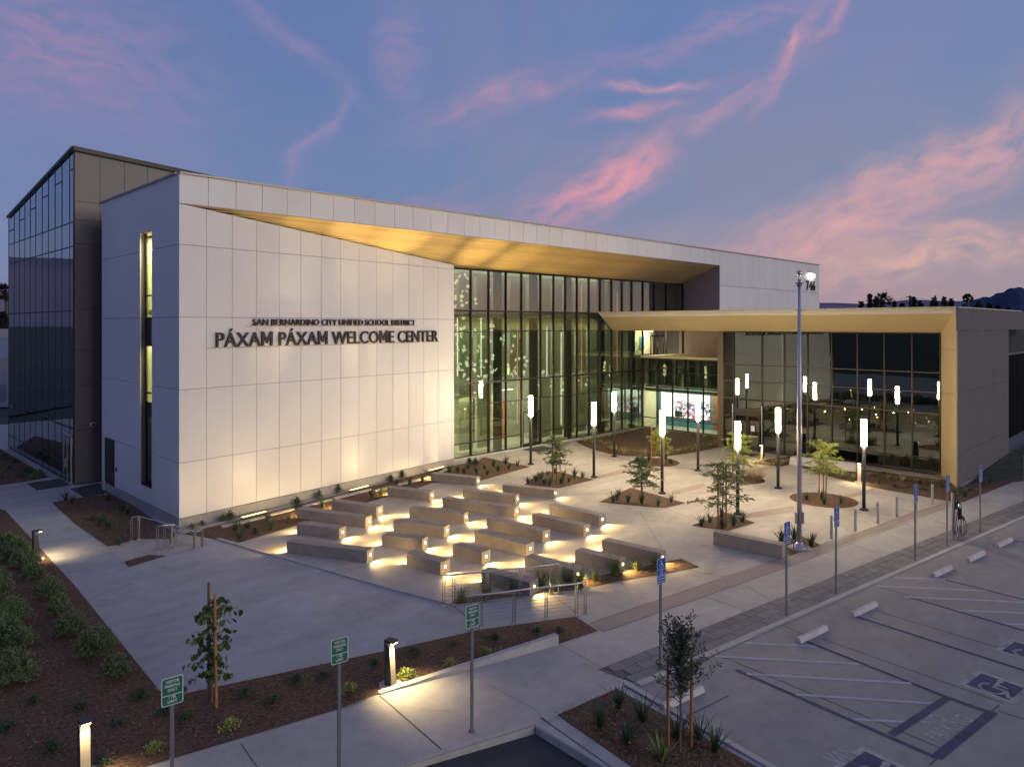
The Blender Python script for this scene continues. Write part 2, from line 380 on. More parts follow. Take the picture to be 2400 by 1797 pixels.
def sheet(name, pts, z, m, kind='structure', thick=None):
    ZN[0] += 1; z = z + (ZN[0] % 40) * .00004
    mb = MB()
    n = len(pts)
    ar = sum(pts[i][0] * pts[(i + 1) % n][1] - pts[(i + 1) % n][0] * pts[i][1] for i in range(n))
    if ar < 0: pts = pts[::-1]
    me = bpy.data.meshes.new(name); V3 = [Vector((p[0], p[1], z)) for p in pts]; tri = []
    for a, b, c in tessellate_polygon([[Vector((p[0], p[1], 0)) for p in pts]]):
        k = (V3[b] - V3[a]).cross(V3[c] - V3[a]).z
        if abs(k) < 1e-9: continue
        tri.append((a, b, c) if k > 0 else (a, c, b))
    me.from_pydata([tuple(v) for v in V3], [], tri); me.materials.append(m)
    o = ob(name, me, None)
    if kind: o['kind'] = kind
    return o
def pxs(L_, z=0.): return [G(a, b, z) for a, b in L_]
def strip_pts(p, q, w):
    p = Vector((p[0], p[1])); q = Vector((q[0], q[1])); d = (q - p).normalized(); n = Vector((-d.y, d.x)) * w / 2
    return [tuple(p - n), tuple(q - n), tuple(q + n), tuple(p + n)]
TXT = {}
def text_mesh(s, m, extrude=.0, offset=.0):
    key = (s, m.name, extrude, offset)
    if key in TXT: return TXT[key]
    cu = bpy.data.curves.new('t', 'FONT'); cu.body = s; cu.size = 1; cu.extrude = extrude; cu.offset = offset; cu.resolution_u = 3
    o = bpy.data.objects.new('t', cu); COL.objects.link(o)
    bpy.context.view_layer.update()
    me = bpy.data.meshes.new_from_object(o.evaluated_get(bpy.context.evaluated_depsgraph_get()))
    bpy.data.objects.remove(o); me.materials.clear(); me.materials.append(m)
    xs = [v.co.x for v in me.vertices]; ys = [v.co.y for v in me.vertices]
    TXT[key] = (me, min(xs), max(xs), min(ys), max(ys)); return TXT[key]
def put_text(name, s, m, parent, origin, u, up, width, cap, extrude=.0, offset=.0, align='C', lift=.003, capref=.70):
    """text of given width and cap height; origin = centre of its baseline; u = reading direction, up = up direction"""
    me, x0, x1, y0, y1 = text_mesh(s, m, extrude, offset)
    u = Vector(u).normalized(); up = Vector(up).normalized(); n = u.cross(up)
    sx = width / (x1 - x0); sy = cap / capref
    o = ob(name, me, None, parent)
    O = Vector(origin) - u * (x0 + x1) / 2 * sx + n * lift
    o.matrix_local = Matrix(((u.x * sx, up.x * sy, n.x, O.x), (u.y * sx, up.y * sy, n.y, O.y), (u.z * sx, up.z * sy, n.z, O.z), (0, 0, 0, 1)))
    return o

# ------------------------------------------------------------------ ground
mb = MB(); S_ = 6000
mb.add([(-S_, -S_, -.155), (S_, -S_, -.155), (S_, S_, -.155), (-S_, S_, -.155)], [(0, 1, 2, 3)])
tag(mb.build('ground', M['farground']), kind='structure')
K = Vector(G(1254, 1702)); d1 = (Vector(G(928, 1797)) - K).normalized(); d2 = (Vector(G(1416, 1800)) - K).normalized()
sheet('pavement', [tuple(K), tuple(K + d2 * 40), (110, K.y - 40), (110, 75), (-45, 75), tuple(K + d1 * 50)], 0, M['conc'])
# asphalt lane in front
sheet('road', [tuple(K + Vector((.0, .0))), tuple(K + d2 * 60), (-60, K.y - 60), tuple(K + d1 * 60)], -.150, M['asphalt'])
# kerb along the lane (a real step)
kb = MB()
def kerb(mb, p, q, w, z0, z1, side=1):
    p = Vector(p); q = Vector(q); d = (q - p).normalized(); n = Vector((-d.y, d.x)) * side
    mb.prism([tuple(p), tuple(q), tuple(q + n * w), tuple(p + n * w)], z0, z1)
seg = 3.05
for i in range(7):
    a, b = K + d1 * (i * seg + .01), K + d1 * ((i + 1) * seg - .01)
    m_ = MB(); kerb(m_, a, b, .16, -.16, .006, -1); m_.build('kerb_segment', M['curb'], None)['kind'] = 'structure'
for i in range(4):
    a, b = K + d2 * (i * seg + .01), K + d2 * ((i + 1) * seg - .01)
    m_ = MB(); kerb(m_, a, b, .16, -.16, .012, 1); m_.build('kerb_segment', M['curb'], None)['kind'] = 'structure'
# driveway slab
DRIVE = [(176, 1373), (301, 1329), (440, 1286), (505, 1264), (600, 1292), (776, 1342), (1055, 1419), (1140, 1400), (1351, 1443), (1131, 1475), (1093, 1483), (900, 1526), (430, 1626), (375, 1620)]
sheet('driveway', pxs(DRIVE), .004, M['deck'])
sheet('sidewalk_left', pxs([(0, 1140), (150, 1128), (188, 1165), (121, 1177), (176, 1228), (253, 1282), (301, 1329), (176, 1373), (13, 1197), (-60, 1150)]), .004, M['deck'])
sheet('sidewalk', pxs([(338, 1797), (792, 1662), (890, 1625), (1309, 1509), (1401, 1478), (1500, 1451), (1700, 1380), (1848, 1328), (2016, 1262), (2222, 1189), (2400, 1118), (2600, 1035), (2600, 1090), (2400, 1176), (2222, 1254), (1848, 1398), (1401, 1569), (1464, 1597), (1269, 1683), (1254, 1699), (928, 1797), (560, 1920), (-50, 1920)]), .004, M['walk'])
# parking lot surface
sheet('parking_lot', pxs([(1489, 1603), (2400, 1211), (2700, 1080)]) + [(110, -5), (110, K.y - 30), (K.x + 5, K.y - 30)] + pxs([(1990, 1905), (1464, 1599)]), .004, M['lot'])
# buff bands
sheet('buff_band', pxs([(1381, 1461), (1500, 1422), (1700, 1355), (1849, 1302), (1966, 1266), (2143, 1198), (2225, 1176), (2222, 1189), (2143, 1214), (2016, 1262), (1849, 1328), (1700, 1380), (1500, 1451), (1412, 1481)]), .008, M['band'])
for L_ in ([(2048, 1143), (2052, 1150), (1975, 1172), (1950, 1170)], [(1860, 1186), (1862, 1199), (1745, 1216), (1739, 1205)],
           [(1648, 1132), (1655, 1141), (1580, 1160), (1573, 1152)], [(1485, 1094), (1490, 1102), (1405, 1122), (1396, 1116)],
           [(1850, 1079), (1856, 1087), (1760, 1110), (1752, 1103)]):
    sheet('buff_band', pxs(L_), .008, M['band'])
def joint(p, q, w=.02, z=.0085, name='expansion_joint'):
    o = sheet(name, strip_pts(G(*p), G(*q), w), z, M['joint']); return o
for p, q, w in [((1381, 1461), (1849, 1302), .025), ((1412, 1481), (1849, 1328), .02), ((1849, 1302), (2225, 1176), .02), ((1849, 1328), (2222, 1189), .02),
                ((890, 1630), (1035, 1756), .03), ((565, 1742), (625, 1830), .02), ((1063, 1420), (1093, 1445), .025), ((1295, 1393), (1352, 1438), .02),
                ((1580, 1330), (1700, 1352), .02), ((1750, 1372), (1841, 1430), .02), ((1652, 1398), (1748, 1431), .025),
                ((59, 1279), (208, 1251), .025), ((176, 1373), (301, 1329), .02), ((0, 1150), (60, 1135), .02), ((792, 1665), (860, 1640), .015),
                ((1254, 1699), (560, 1920), .012), ((1309, 1509), (1450, 1585), .012), ((1138, 1600), (1265, 1668), .01),
                ((1974, 1267), (2067, 1300), .02), ((2130, 1196), (2235, 1235), .02), ((2260, 1160), (2360, 1200), .02),
                ((1342, 1040), (1470, 1090), .02), ((1260, 1150), (1402, 1120), .02), ((1660, 1180), (1580, 1152), .02),
                ((1242, 1097), (1290, 1105), .02), ((1470, 1095), (1392, 1122), .02), ((1740, 1205), (1862, 1186), .02), ((1620, 1232), (1470, 1215), .015),
                ((1558, 1192), (1640, 1222), .015), ((1305, 1300), (1671, 1276), .012), ((1500, 1200), (1560, 1300), .012), ((1757, 1104), (1850, 1080), .02)]:
    joint(p, q, w)
# raised edge strip round the driveway
E_ = [G(505, 1264), G(600, 1292), G(776, 1342), G(905, 1379), G(1055, 1419)]
for i in range(len(E_) - 1):
    n_ = max(1, int((Vector(E_[i + 1]) - Vector(E_[i])).length / 1.5))
    a, b = Vector(E_[i]), Vector(E_[i + 1])
    for j in range(n_):
        m_ = MB(); kerb(m_, a.lerp(b, j / n_ + .004), a.lerp(b, (j + 1) / n_ - .004), .17, 0, .045, 1)
        m_.build('edging_kerb', M['curb'])['kind'] = 'structure'
# paver strip: individual blocks
pa, pb = Vector(G(1489, 1601)), Vector(G(2400, 1209)); pc = Vector(G(1401, 1569))
ud = (pb - pa).normalized(); vn = Vector((-ud.y, ud.x)); wid = abs((Vector(G(2100, 1293)) - pa).dot(vn))
t = thing('paver_strip', 'strip of dark grey concrete pavers between the sidewalk and the parking lot kerb', 'paving')
del t['label'], t['category']; t['kind'] = 'structure'
sheet('paver_bed', [tuple(pa), tuple(pb + ud * 6), tuple(pb + ud * 6 + vn * wid), tuple(pc)], .0065, mat('paver_sand', (.13, .125, .12), .95, nscale=9, namt=.3)).parent = t
nrow = max(3, round(wid / .46)); bw = wid / nrow; cnt = 0; rest = MB()
L0 = (pc - pa).dot(ud); ang = math.atan2(ud.y, ud.x)
idx = 0
for i in range(-14, 84):
    for j in range(nrow):
        s0 = i * .46 + (.23 if j % 2 else 0); c = pa + ud * (s0 + .23) + vn * (bw * (j + .5))
        if s0 < L0 * (j + .5) / nrow - .05: continue
        dz = random.uniform(-.003, .003)
        if idx < 290:
            boxpart('paver', M['paver'], t, (c.x, c.y, .008 + dz), (.442, bw - .018, .03), ang)
        else:
            rest.prism([tuple(c + ud * a_ + vn * b_) for a_, b_ in ((-.221, -bw / 2 + .009), (.221, -bw / 2 + .009), (.221, bw / 2 - .009), (-.221, bw / 2 - .009))], 0, .022 + dz)
        idx += 1
if rest.v: rest.build('distant_pavers', M['paver'], t)['kind'] = 'stuff'
for i in range(26):
    a, b = pa + ud * (i * 1.6 + .008), pa + ud * ((i + 1) * 1.6 - .008)
    m_ = MB(); kerb(m_, a, b, .16, 0, .035, -1); m_.build('lot_kerb', M['curb'])['kind'] = 'structure'
# ------------------------------------------------------------------ mulch beds
CHIPS = {}
def chip_mesh():
    mb = MB()
    for k in range(90):
        x, y = random.uniform(-.5, .5), random.uniform(-.5, .5); a = random.uniform(0, 6.3); l = random.uniform(.02, .07); w = random.uniform(.006, .016)
        c, s = math.cos(a), math.sin(a); h = random.uniform(.002, .025); t_ = random.uniform(-.02, .02)
        mb.add([(x + c * l, y + s * l, h + t_), (x - s * w, y + c * w, h + .008), (x - c * l, y - s * l, h - t_), (x + s * w, y - c * w, h + .002)], [(0, 1, 2, 3)])
    return mb
def inpoly(x, y, P):
    c = False; n = len(P); j = n - 1
    for i in range(n):
        if (P[i][1] > y) != (P[j][1] > y) and x < (P[j][0] - P[i][0]) * (y - P[i][1]) / (P[j][1] - P[i][1]) + P[i][0]: c = not c
        j = i
    return c
ALLCH = MB()
def bed(pts, z=.012, chips=60, name='planting_bed', cap=5000):
    o = sheet(name, pts, z, M['mulch'])
    xs = [p[0] for p in pts]; ys = [p[1] for p in pts]
    area = (max(xs) - min(xs)) * (max(ys) - min(ys)); n = min(int(area * chips), cap)
    for _ in range(n):
        x, y = random.uniform(min(xs), max(xs)), random.uniform(min(ys), max(ys))
        if not inpoly(x, y, pts): continue
        a = random.uniform(0, 6.3); l = random.uniform(.025, .08); w = random.uniform(.008, .02)
        c, s = math.cos(a), math.sin(a); h = z + random.uniform(.006, .03); t_ = random.uniform(-.015, .02)
        ALLCH.add([(x + c * l, y + s * l, h + t_), (x - s * w, y + c * w, h + .008), (x - c * l, y - s * l, h - t_), (x + s * w, y - c * w, h + .002)], [(0, 1, 2, 3)])
    return o
def circ(px, py, r, n=36):
    c = G(px, py); return [(c[0] + r * math.cos(2 * math.pi * k / n), c[1] + r * math.sin(2 * math.pi * k / n)) for k in range(n)]
bed(pxs([(-120, 1150), (13, 1197), (176, 1373), (375, 1620), (430, 1626), (900, 1526), (1093, 1483), (1131, 1475), (1349, 1445), (1401, 1478), (1309, 1509), (890, 1625), (792, 1662), (338, 1797), (60, 1885), (-700, 1885), (-700, 1400)]), .014, 55, cap=16000)
bed(pxs([(121, 1177), (188, 1166), (261, 1157), (300, 1176), (345, 1207), (400, 1243), (412, 1252), (405, 1262), (326, 1263), (253, 1281), (176, 1228)]))
bed(pxs([(291, 1316), (348, 1300), (391, 1302), (301, 1329)]))
bed(pxs([(0, 1052), (30, 1060), (116, 1117), (60, 1128), (0, 1137), (-120, 1150), (-120, 1040)]), .013)
bed(pxs([(412, 1249), (492, 1261), (556, 1273), (696, 1231), (722, 1222), (790, 1204), (780, 1195), (859, 1178), (912, 1163), (908, 1157), (978, 1144), (1015, 1131), (1125, 1127), (1242, 1094), (1137, 1072), (1054, 1087), (900, 1124), (685, 1176), (513, 1221)]), .012, 50)
bed(pxs([(1228, 1136), (1266, 1108), (1302, 1104), (1393, 1124), (1308, 1145)]))
bed(circ(1537, 1083, 1.45))
bed(pxs([(1348, 1034), (1370, 1046), (1390, 1054), (1425, 1063), (1466, 1069), (1505, 1070.5), (1548, 1070), (1595, 1065), (1640, 1058), (1688, 1048), (1690, 1024), (1508, 1003), (1420, 1022)]), .012, 50)
bed(pxs([(1403, 1177), (1478, 1143), (1608, 1179), (1558, 1191)]))
bed(pxs([(1620, 1232), (1703, 1201), (1770, 1225), (1706, 1244)]))
bed(circ(1742, 1124, 1.15))
bed(circ(1930, 1171.5, 1.55))
bed(pxs([(1757, 1086), (1800, 1076), (1865, 1068), (1870, 1080), (1849, 1089), (1827, 1093)]))
bed(pxs([(1875, 1095), (1953, 1119), (2048, 1143), (2150, 1161), (2219, 1174), (2257, 1177), (2361, 1135), (2450, 1100), (2330, 1095), (2290, 1121), (2256, 1142), (2207, 1121), (2032, 1095), (1890, 1074)]), .011, 40)
bed(pxs([(1815, 1268), (1880, 1257), (1925, 1277), (1852, 1303)]))
bed(pxs([(1055, 1418), (1171, 1402), (1358, 1381), (1475, 1357), (1564, 1343), (1638, 1328), (1596, 1309), (1545, 1320), (1452, 1338), (1344, 1364), (1242, 1392), (1130, 1394), (1066, 1404)]))
ISL = pxs([(1300, 1672), (1444, 1615), (1771, 1797), (1990, 1925), (1720, 1960), (1479, 1797)])
bed(ISL, .03, 90)
tag(ALLCH.build('mulch_chips', M['chip']), kind='stuff')
# dark planted slope right of the wing
mb = MB()
pts = [(44.5, 9.6, 0.01), (62, 1.5, .01), (100, 1.5, .8), (100, 10.1, 1.2), (56, 10.2, .3), (44.5, 10.05, .01)]
mb.add(pts, [(0, 1, 2, 3, 4, 5)]); tag(mb.build('planted_slope', mat('slope_groundcover', (.045, .05, .03), .95, nscale=2, namt=.5, bump=.6, bscale=12)), kind='structure')
# corner pad of the wing + mow strips by the plinths
sheet('concrete_pad', pxs([(2206, 1122), (2256, 1141), (2286, 1122), (2262, 1112), (2230, 1118)]), .016, M['curb'])
sheet('mow_strip', pxs([(1885, 1076), (2206, 1121), (2206, 1125), (1880, 1080)]), .017, M['curb'])
sheet('mow_strip', pxs([(420, 1246), (1065, 1083), (1120, 1076), (1125, 1079), (1060, 1092), (420, 1254)]), .017, M['curb'])
sheet('mow_strip', pxs([(261, 1155), (300, 1175), (412, 1250), (420, 1243), (262, 1146)]), .017, M['deck'])
sheet('mow_strip', pxs([(18, 1050), (165, 1137), (160, 1143), (5, 1055)]), .017, M['deck'])
# low kerb line in the bed in front of the long white wall
LK = [((521, 1238), (560, 1230)), ((564, 1229), (622, 1214)), ((633, 1211), (690, 1196)), ((715, 1190), (780, 1173)), ((786, 1171), (870, 1150)), ((880, 1153), (925, 1143)), ((935, 1139), (1010, 1120)), ((1022, 1118), (1050, 1101))]
for p, q in LK:
    m_ = MB(); kerb(m_, G(*p), G(*q), .22, 0, .09, 1); m_.build('garden_kerb', M['curb'])['kind'] = 'structure'
# island kerb
def ring(P, w, z0, z1, nm):
    n = len(P)
    for i in range(n):
        a, b = Vector(P[i]), Vector(P[(i + 1) % n])
        k = max(1, int((b - a).length / 3)); 
        for j in range(k):
            m_ = MB(); kerb(m_, a.lerp(b, j / k + .002), a.lerp(b, (j + 1) / k - .002), w, z0, z1, 1); m_.build(nm, M['curb'])['kind'] = 'structure'
isl_out = pxs([(1269, 1683), (1464, 1597), (1800, 1790), (1990, 1905)])
for i in range(3):
    m_ = MB(); kerb(m_, isl_out[i], isl_out[i + 1], .15, 0, .05 + .004 * i, -1); m_.build('island_kerb', M['curb'])['kind'] = 'structure'
sheet('island_walk', pxs([(1269, 1683), (1300, 1672), (1479, 1797), (1600, 1880), (1560, 1900), (1416, 1800), (1254, 1699)]), .019, M['deck'])
sheet('island_walk', pxs([(1444, 1615), (1464, 1600), (1800, 1793), (1990, 1905), (1970, 1912), (1771, 1797)]), .019, M['deck'])
joint((1269, 1684), (1455, 1815), .03, .0235)
joint((1458, 1606), (1785, 1793), .03, .0235)
# tapering raised kerb along the sidewalk
p, q = Vector(G(890, 1628)), Vector(G(1309, 1511)); d = (q - p).normalized(); n = Vector((-d.y, d.x)) * .16
mb = MB(); a0, a1 = p, q
mb.add([(*a0, 0), (*a1, 0), (*(a1 + n), 0), (*(a0 + n), 0), (*a0, .03), (*a1, .27), (*(a1 + n), .27), (*(a0 + n), .03)],
       [(3, 2, 1, 0), (4, 5, 6, 7), (0, 1, 5, 4), (1, 2, 6, 5), (2, 3, 7, 6), (3, 0, 4, 7)])
tag(mb.build('low_retaining_wall', M['curb']), 'low tapering concrete wall between mulch bed and sidewalk behind the visitor parking sign', 'low wall')
# entrance mats
for L_, lb in (([(62, 1133), (141, 1122), (165, 1137), (87, 1149)], 'dark floor mat outside the glass office doors at far left'),
           ([(165, 1145.6), (232, 1133), (270, 1153), (196, 1165)], 'dark mat in front of the black side door'),
           ([(1224, 1053), (1272, 1045), (1294, 1052), (1261, 1060)], 'green black mat at the main glass entrance'),
           ([(1706, 1066), (1741, 1060), (1781, 1065), (1756, 1071)], 'dark mat before the wing entrance doors')):
    m_ = MB(); m_.prism(pxs(L_), .0, .022); tag(m_.build('entrance_mat', M['mat_']), lb, 'mat')
# ------------------------------------------------------------------ main building
XS, YF, YG, YB = 11.55, 31.2, 34.78, 43.8
TOP = 14.88
main = thing('white_building', 'long white panelled building with wood soffit, lettering and curtain wall', 'building', (XS, YF, 0))
main.location = (0, 0, 0)
sdx, sdy = .99097, .13412; SL = 17.18
SX = lambda s, off=0.: (XS + sdx * s + sdy * off, YF + sdy * s - sdx * off)     # point on the splayed front wall, off = outward
topz = lambda s: 13.63 - (13.63 - 12.18) * s / SL
SN = Vector((sdy, -sdx, 0))
# solid walls behind the panels
mb = MB()
mb.prism([SX(0.03, -.05), SX(SL - .02, -.05), (28.53, 34.41), (XS + .05, 34.41)], 0, 12.15)
mb.add([(*SX(.03, -.05), 12.15), (*SX(SL, -.05), 12.15), (28.5, 34.41, 12.15), (XS + .05, 34.41, 12.15),
        (*SX(.03, -.05), 13.58), (*SX(SL, -.05), 12.16), (28.5, 34.41, 12.3), (XS + .05, 34.41, 13.58)],
       [(4, 5, 6, 7), (0, 1, 5, 4), (3, 0, 4, 7), (2, 3, 7, 6)])
mb.box(XS + .05, 28.53, 35.94, 41.7, 0, 13.6)
mb.box(XS + .05, 28.53, 34.41, 35.94, 0, 1.15)
mb.box(XS + .05, 28.53, 34.41, 35.94, 12.8, 13.6)
mb.box(16.5, 28.53, 34.41, 35.94, 1.15, 12.8)
mb.box(28.53, 77.5, 41.7, 41.95, 0, 13.6)
mb.box(56.56, 77.5, YF + .06, 41.7, 0, 13.6)
mb.box(28.40, 28.56, 33.55, YG + .1, 0, 12.17)
mb.build('inner_wall', M['gap'], main)
mb = MB(); mb.box(XS + .04, 77.53, YF + .06, 41.72, 13.70, TOP); mb.build('roof', M['coping'], main)
# coping along the roof edge
for i in range(22):
    boxpart('coping', M['coping'], main, (XS + 1.5 + i * 3.0, YF + .05, TOP + .035), (2.985, .30, .08))
for i in range(4):
    boxpart('coping', M['coping'], main, (XS + .05, YF + 1.55 + i * 2.62, TOP + .034), (.28, 2.60, .078))
JZ = [.44, 2.76, 5.82, 8.87, 11.92]; g = .011
# splayed front: 14 columns of tall panels
for k in range(15):
    s0, s1 = k * 1.214, min((k + 1) * 1.214, SL)
    if s1 - s0 < .2: s1 = SL
    for r in range(5):
        z0 = JZ[r] + g; z1a = (JZ[r + 1] - g) if r < 4 else topz(s0) - .01; z1b = (JZ[r + 1] - g) if r < 4 else topz(s1) - .01
        if z1b - z0 < .05: continue
        a = s0 + g * .8 * (k > 0); b = s1 - g * .8
        q = [(*SX(a, 0), z0), (*SX(b, 0), z0), (*SX(b, 0), z1b), (*SX(a, 0), z1a)]
        MB().slab(q, -SN * .045).build('facade_panel', M['white'], main)
# plinth in front
mb = MB(); mb.prism([SX(-.0, .02), SX(SL, .02), SX(SL, -.1), SX(0, -.1)], 0, .425)
mb.box(XS - .02, XS + .1, YF - .02, 41.73, 0, .425); mb.build('plinth', M['plinth'], main)
# fascia panels (one storey high band, then the full wall to the right)
for k in range(37):
    x0, x1 = XS + k * 1.2175, XS + (k + 1) * 1.2175
    x1 = min(x1, 56.5)
    boxpart('fascia_panel', M['white'], main, ((x0 + x1) / 2, YF + .02, (13.66 + TOP) / 2), (x1 - x0 - 2 * g * .9, .05, TOP - 13.66))
for k in range(17):
    x0 = 56.5 + k * 1.24; x1 = x0 + 1.24
    for z0, z1 in ((8.87, 11.92), (11.92, TOP)):
        boxpart('facade_panel', M['white'], main, ((x0 + x1) / 2, YF + .02, (z0 + z1) / 2), (x1 - x0 - 2 * g * .35, .05, z1 - z0 - .03))
boxpart('end_wall', M['white'], main, (77.55, 36.5, 7.4), (.05, 10.5, 14.8))
boxpart('low_wall', M['white'], main, (67, YF + .02, 4.4), (21, .05, 8.9))
# side wall panels facing the walkway
rowsz = [.44, 2.76, 5.82, 8.87, 11.92, TOP]
def sidepanel(y0, y1, z0, z1): boxpart('facade_panel', M['white2'], main, (XS + .02, (y0 + y1) / 2, (z0 + z1) / 2), (.05, y1 - y0, z1 - z0))
for r in range(5):
    z0, z1 = rowsz[r] + g, rowsz[r + 1] - (g if r < 4 else 0)
    for y0, y1 in ((YF + .05, 34.41), (35.94, 41.73)):
        if r == 0 and y0 > 35:
            sidepanel(y0, 39.64, z0, z1); sidepanel(41.25, 41.73, z0, z1); continue
        sidepanel(y0, y1, z0, z1)
sidepanel(34.415, 35.935, .45, 1.15); sidepanel(34.415, 35.935, 12.82, TOP)
# slot window
w = MB(); 
sl = ob('slot_window', MB().box(XS + .22, XS + .30, 34.42, 34.50, 1.16, 12.8).box(XS + .22, XS + .30, 35.86, 35.93, 1.16, 12.8).box(XS + .02, XS + .3, 34.42, 35.93, 1.16, 1.22).mesh('slot_window', M['darkbronze']), None, main)
for z in (12.6, 9.9, 8.86, 7.6, 5.4, 4.35, 1.3):
    boxpart('transom', M['darkbronze'], sl, (XS + .26, 35.18, z), (.08, 1.36, .07))
for z0, z1 in ((9.9, 12.6), (8.86, 9.9), (5.4, 7.6), (4.35, 5.4), (1.3, 4.35)):
    boxpart('glass_pane', M['glassm'], sl, (XS + .26, 35.18, (z0 + z1) / 2), (.015, 1.34, z1 - z0 - .07))
for z0, z1 in ((7.6, 8.86), (4.35, 5.0)):
    boxpart('dark_panel', M['darkbronze'], sl, (XS + .25, 35.18, (z0 + z1) / 2), (.03, 1.34, z1 - z0 - .07))
mb = MB(); mb.box(16.0, 16.1, 34.42, 35.93, 1.2, 12.8); mb.box(XS + .4, 16, 34.42, 35.93, 9.0, 9.25); mb.box(XS + .4, 16, 34.42, 35.93, 4.7, 4.95)
mb.box(XS + .3, 16, 35.90, 35.935, 1.2, 12.8); mb.box(XS + .3, 16, 34.415, 34.45, 1.2, 12.8); mb.build('room_wall', M['increm'], main)
boxpart('accent_panel', M['inorange'], main, (12.6, 35.86, 7.2), (.9, .04, .9))
boxpart('accent_panel', mat('interior_green', (.10, .35, .22), .7, emit=((.1, .4, .25), .15)), main, (12.5, 35.86, 3.9), (.7, .04, .9))
boxpart('accent_panel', mat('interior_teal', (.10, .32, .42), .7), main, (13.4, 35.86, 10.8), (1.0, .04, 2.0))
for z in (12.0, 8.9, 4.6):
    boxpart('ceiling_light', M['rod'], main, (13.2, 35.2, z), (.9, .12, .04))
# side door
sd = ob('door', MB().box(XS - .01, XS + .06, 39.66, 41.24, .02, 2.72).mesh('door', M['darkbronze']), None, main)
boxpart('door_handle', M['steel'], sd, (XS - .05, 39.85, 1.05), (.05, .14, .04))
boxpart('door_frame', M['white2'], main, (XS - .012, 41.3, 1.36), (.04, .12, 2.72))
boxpart('card_reader', M['rubber'], main, (XS - .02, 39.35, 1.35), (.04, .10, .22))
# soffit boards: 12 long wood-look boards as separate strips
A_ = Vector((XS + .02, YF + .05, 13.645)); B_ = Vector((*SX(SL, -.0), 12.19)); B2 = Vector((28.57, YG + .05, 12.19)); D_ = Vector((56.5, YG + .05, 12.21)); E2 = Vector((56.5, YF + .05, 13.66))
NB = 26
def soff(xv, tt): # tt 0 at fascia, 1 at wall line
    s = (xv - XS) / sdx
    top = Vector((xv, YF + .05, 13.65))
    if xv < B_.x: low = Vector((xv, YF + sdy * s, topz(s)))
    else: low = Vector((xv, YG + .05, 12.2))
    return top, low
for i in range(NB):
    # boards run along X at constant distance from the fascia edge
    y0 = YF + .05 + (YG - YF) * i / NB; y1 = YF + .05 + (YG - YF) * (i + 1) / NB - .010
    vs = []; fs = []
    xstart = XS + (y0 - YF) / sdy * sdx if y0 - YF < 2.30 else 28.57
    xs_ = [xstart + (56.5 - xstart) * (k / 14) ** 1.0 for k in range(15)]
    for xv in xs_:
        for yy in (y0, y1):
            if xv < 28.57:
                s = (xv - XS) / sdx; yl = YF + sdy * s; zl = topz(s); f = min(1, (yy - YF) / max(.01, yl - YF)); z = 13.65 + (zl - 13.65) * f
            else:
                q = min(1., (xv - 28.57) / 27.93); yk = 33.5 + (YG - 33.5) * q
                f = min(1, (yy - YF) / (yk - YF)); z = 13.65 + (12.19 - 13.65) * f
            vs.append((xv, yy, z)); 
    n = len(vs); vs += [(a, b, c + .03) for a, b, c in vs]
    for k in range(14):
        a = 2 * k; fs.append((a, a + 1, a + 3, a + 2)); fs.append((a + n, a + 2 + n, a + 3 + n, a + 1 + n)); fs.append((a, a + 2, a + 2 + n, a + n)); fs.append((a + 1, a + 1 + n, a + 3 + n, a + 3))
    MB().add(vs, fs).build('soffit_board', M['wood'], main)
boxpart('soffit_edge_trim', M['coping'], main, ((XS + 56.5) / 2, YF + .03, 13.645), (56.5 - XS, .07, .03))
# end return of the recess (brown wall), down past the balcony
mb = MB(); mb.add([(56.5, YF + .06, 5.9), (56.5, YG + .4, 5.9), (56.5, YG + .4, 12.2), (56.5, YF + .06, 13.65), (56.6, YF + .06, 5.9), (56.6, YG + .4, 5.9), (56.6, YG + .4, 12.2), (56.6, YF + .06, 13.65)],
       [(0, 3, 2, 1), (4, 5, 6, 7), (0, 4, 7, 3)]); mb.build('return_wall', M['brownwall'], main)
# curtain wall along Y = YG
MX = [28.62, 31.07, 32.65, 34.25, 35.76, 37.7, 39.08, 40.4, 41.72, 43.13, 44.52, 45.97, 47.35, 48.68, 50.25, 51.91, 53.74, 56.4]
TZ = [.11, .98, 3.37, 4.78, 8.1, 9.45, 12.12]
for i, x in enumerate(MX):
    z0 = .1 if x < 50.5 else 5.95
    boxpart('mullion', M['darkbronze'], main, (x, YG, (z0 + 12.17) / 2), (.07, .16, 12.17 - z0))
for i in range(len(MX) - 1):
    x0, x1 = MX[i], MX[i + 1]; hi = x0 < 50
    for j, z in enumerate(TZ):
        if not hi and z < 8: continue
        th = .10 if z in (4.78, 9.45, 12.12) else .055
        if x0 > 35.5 and x0 < 37 and z == .98: continue
        boxpart('transom', M['darkbronze'], main, ((x0 + x1) / 2, YG, z), (x1 - x0 - .07, .13, th))
    for j in range(len(TZ) - 1):
        if not hi and TZ[j] < 8: continue
        boxpart('glass_pane', M['glassm'], main, ((x0 + x1) / 2, YG + .02, (TZ[j] + TZ[j + 1]) / 2), (x1 - x0 - .07, .012, TZ[j + 1] - TZ[j] - .06))
boxpart('sill', M['curb'], main, ((28.6 + 50.2) / 2, YG - .02, .045), (21.6, .3, .10))
# spandrel band between the storeys
boxpart('floor_edge', M['indark'], main, ((28.7 + 56.4) / 2, YG + .32, 9.25), (27.6, .35, .32))
for x in (33.9, 37.45, 41.2, 45.2, 49.3):
    boxpart('column', M['indark'], main, (x, YG + .45, 6.15), (.42, .42, 12.1))
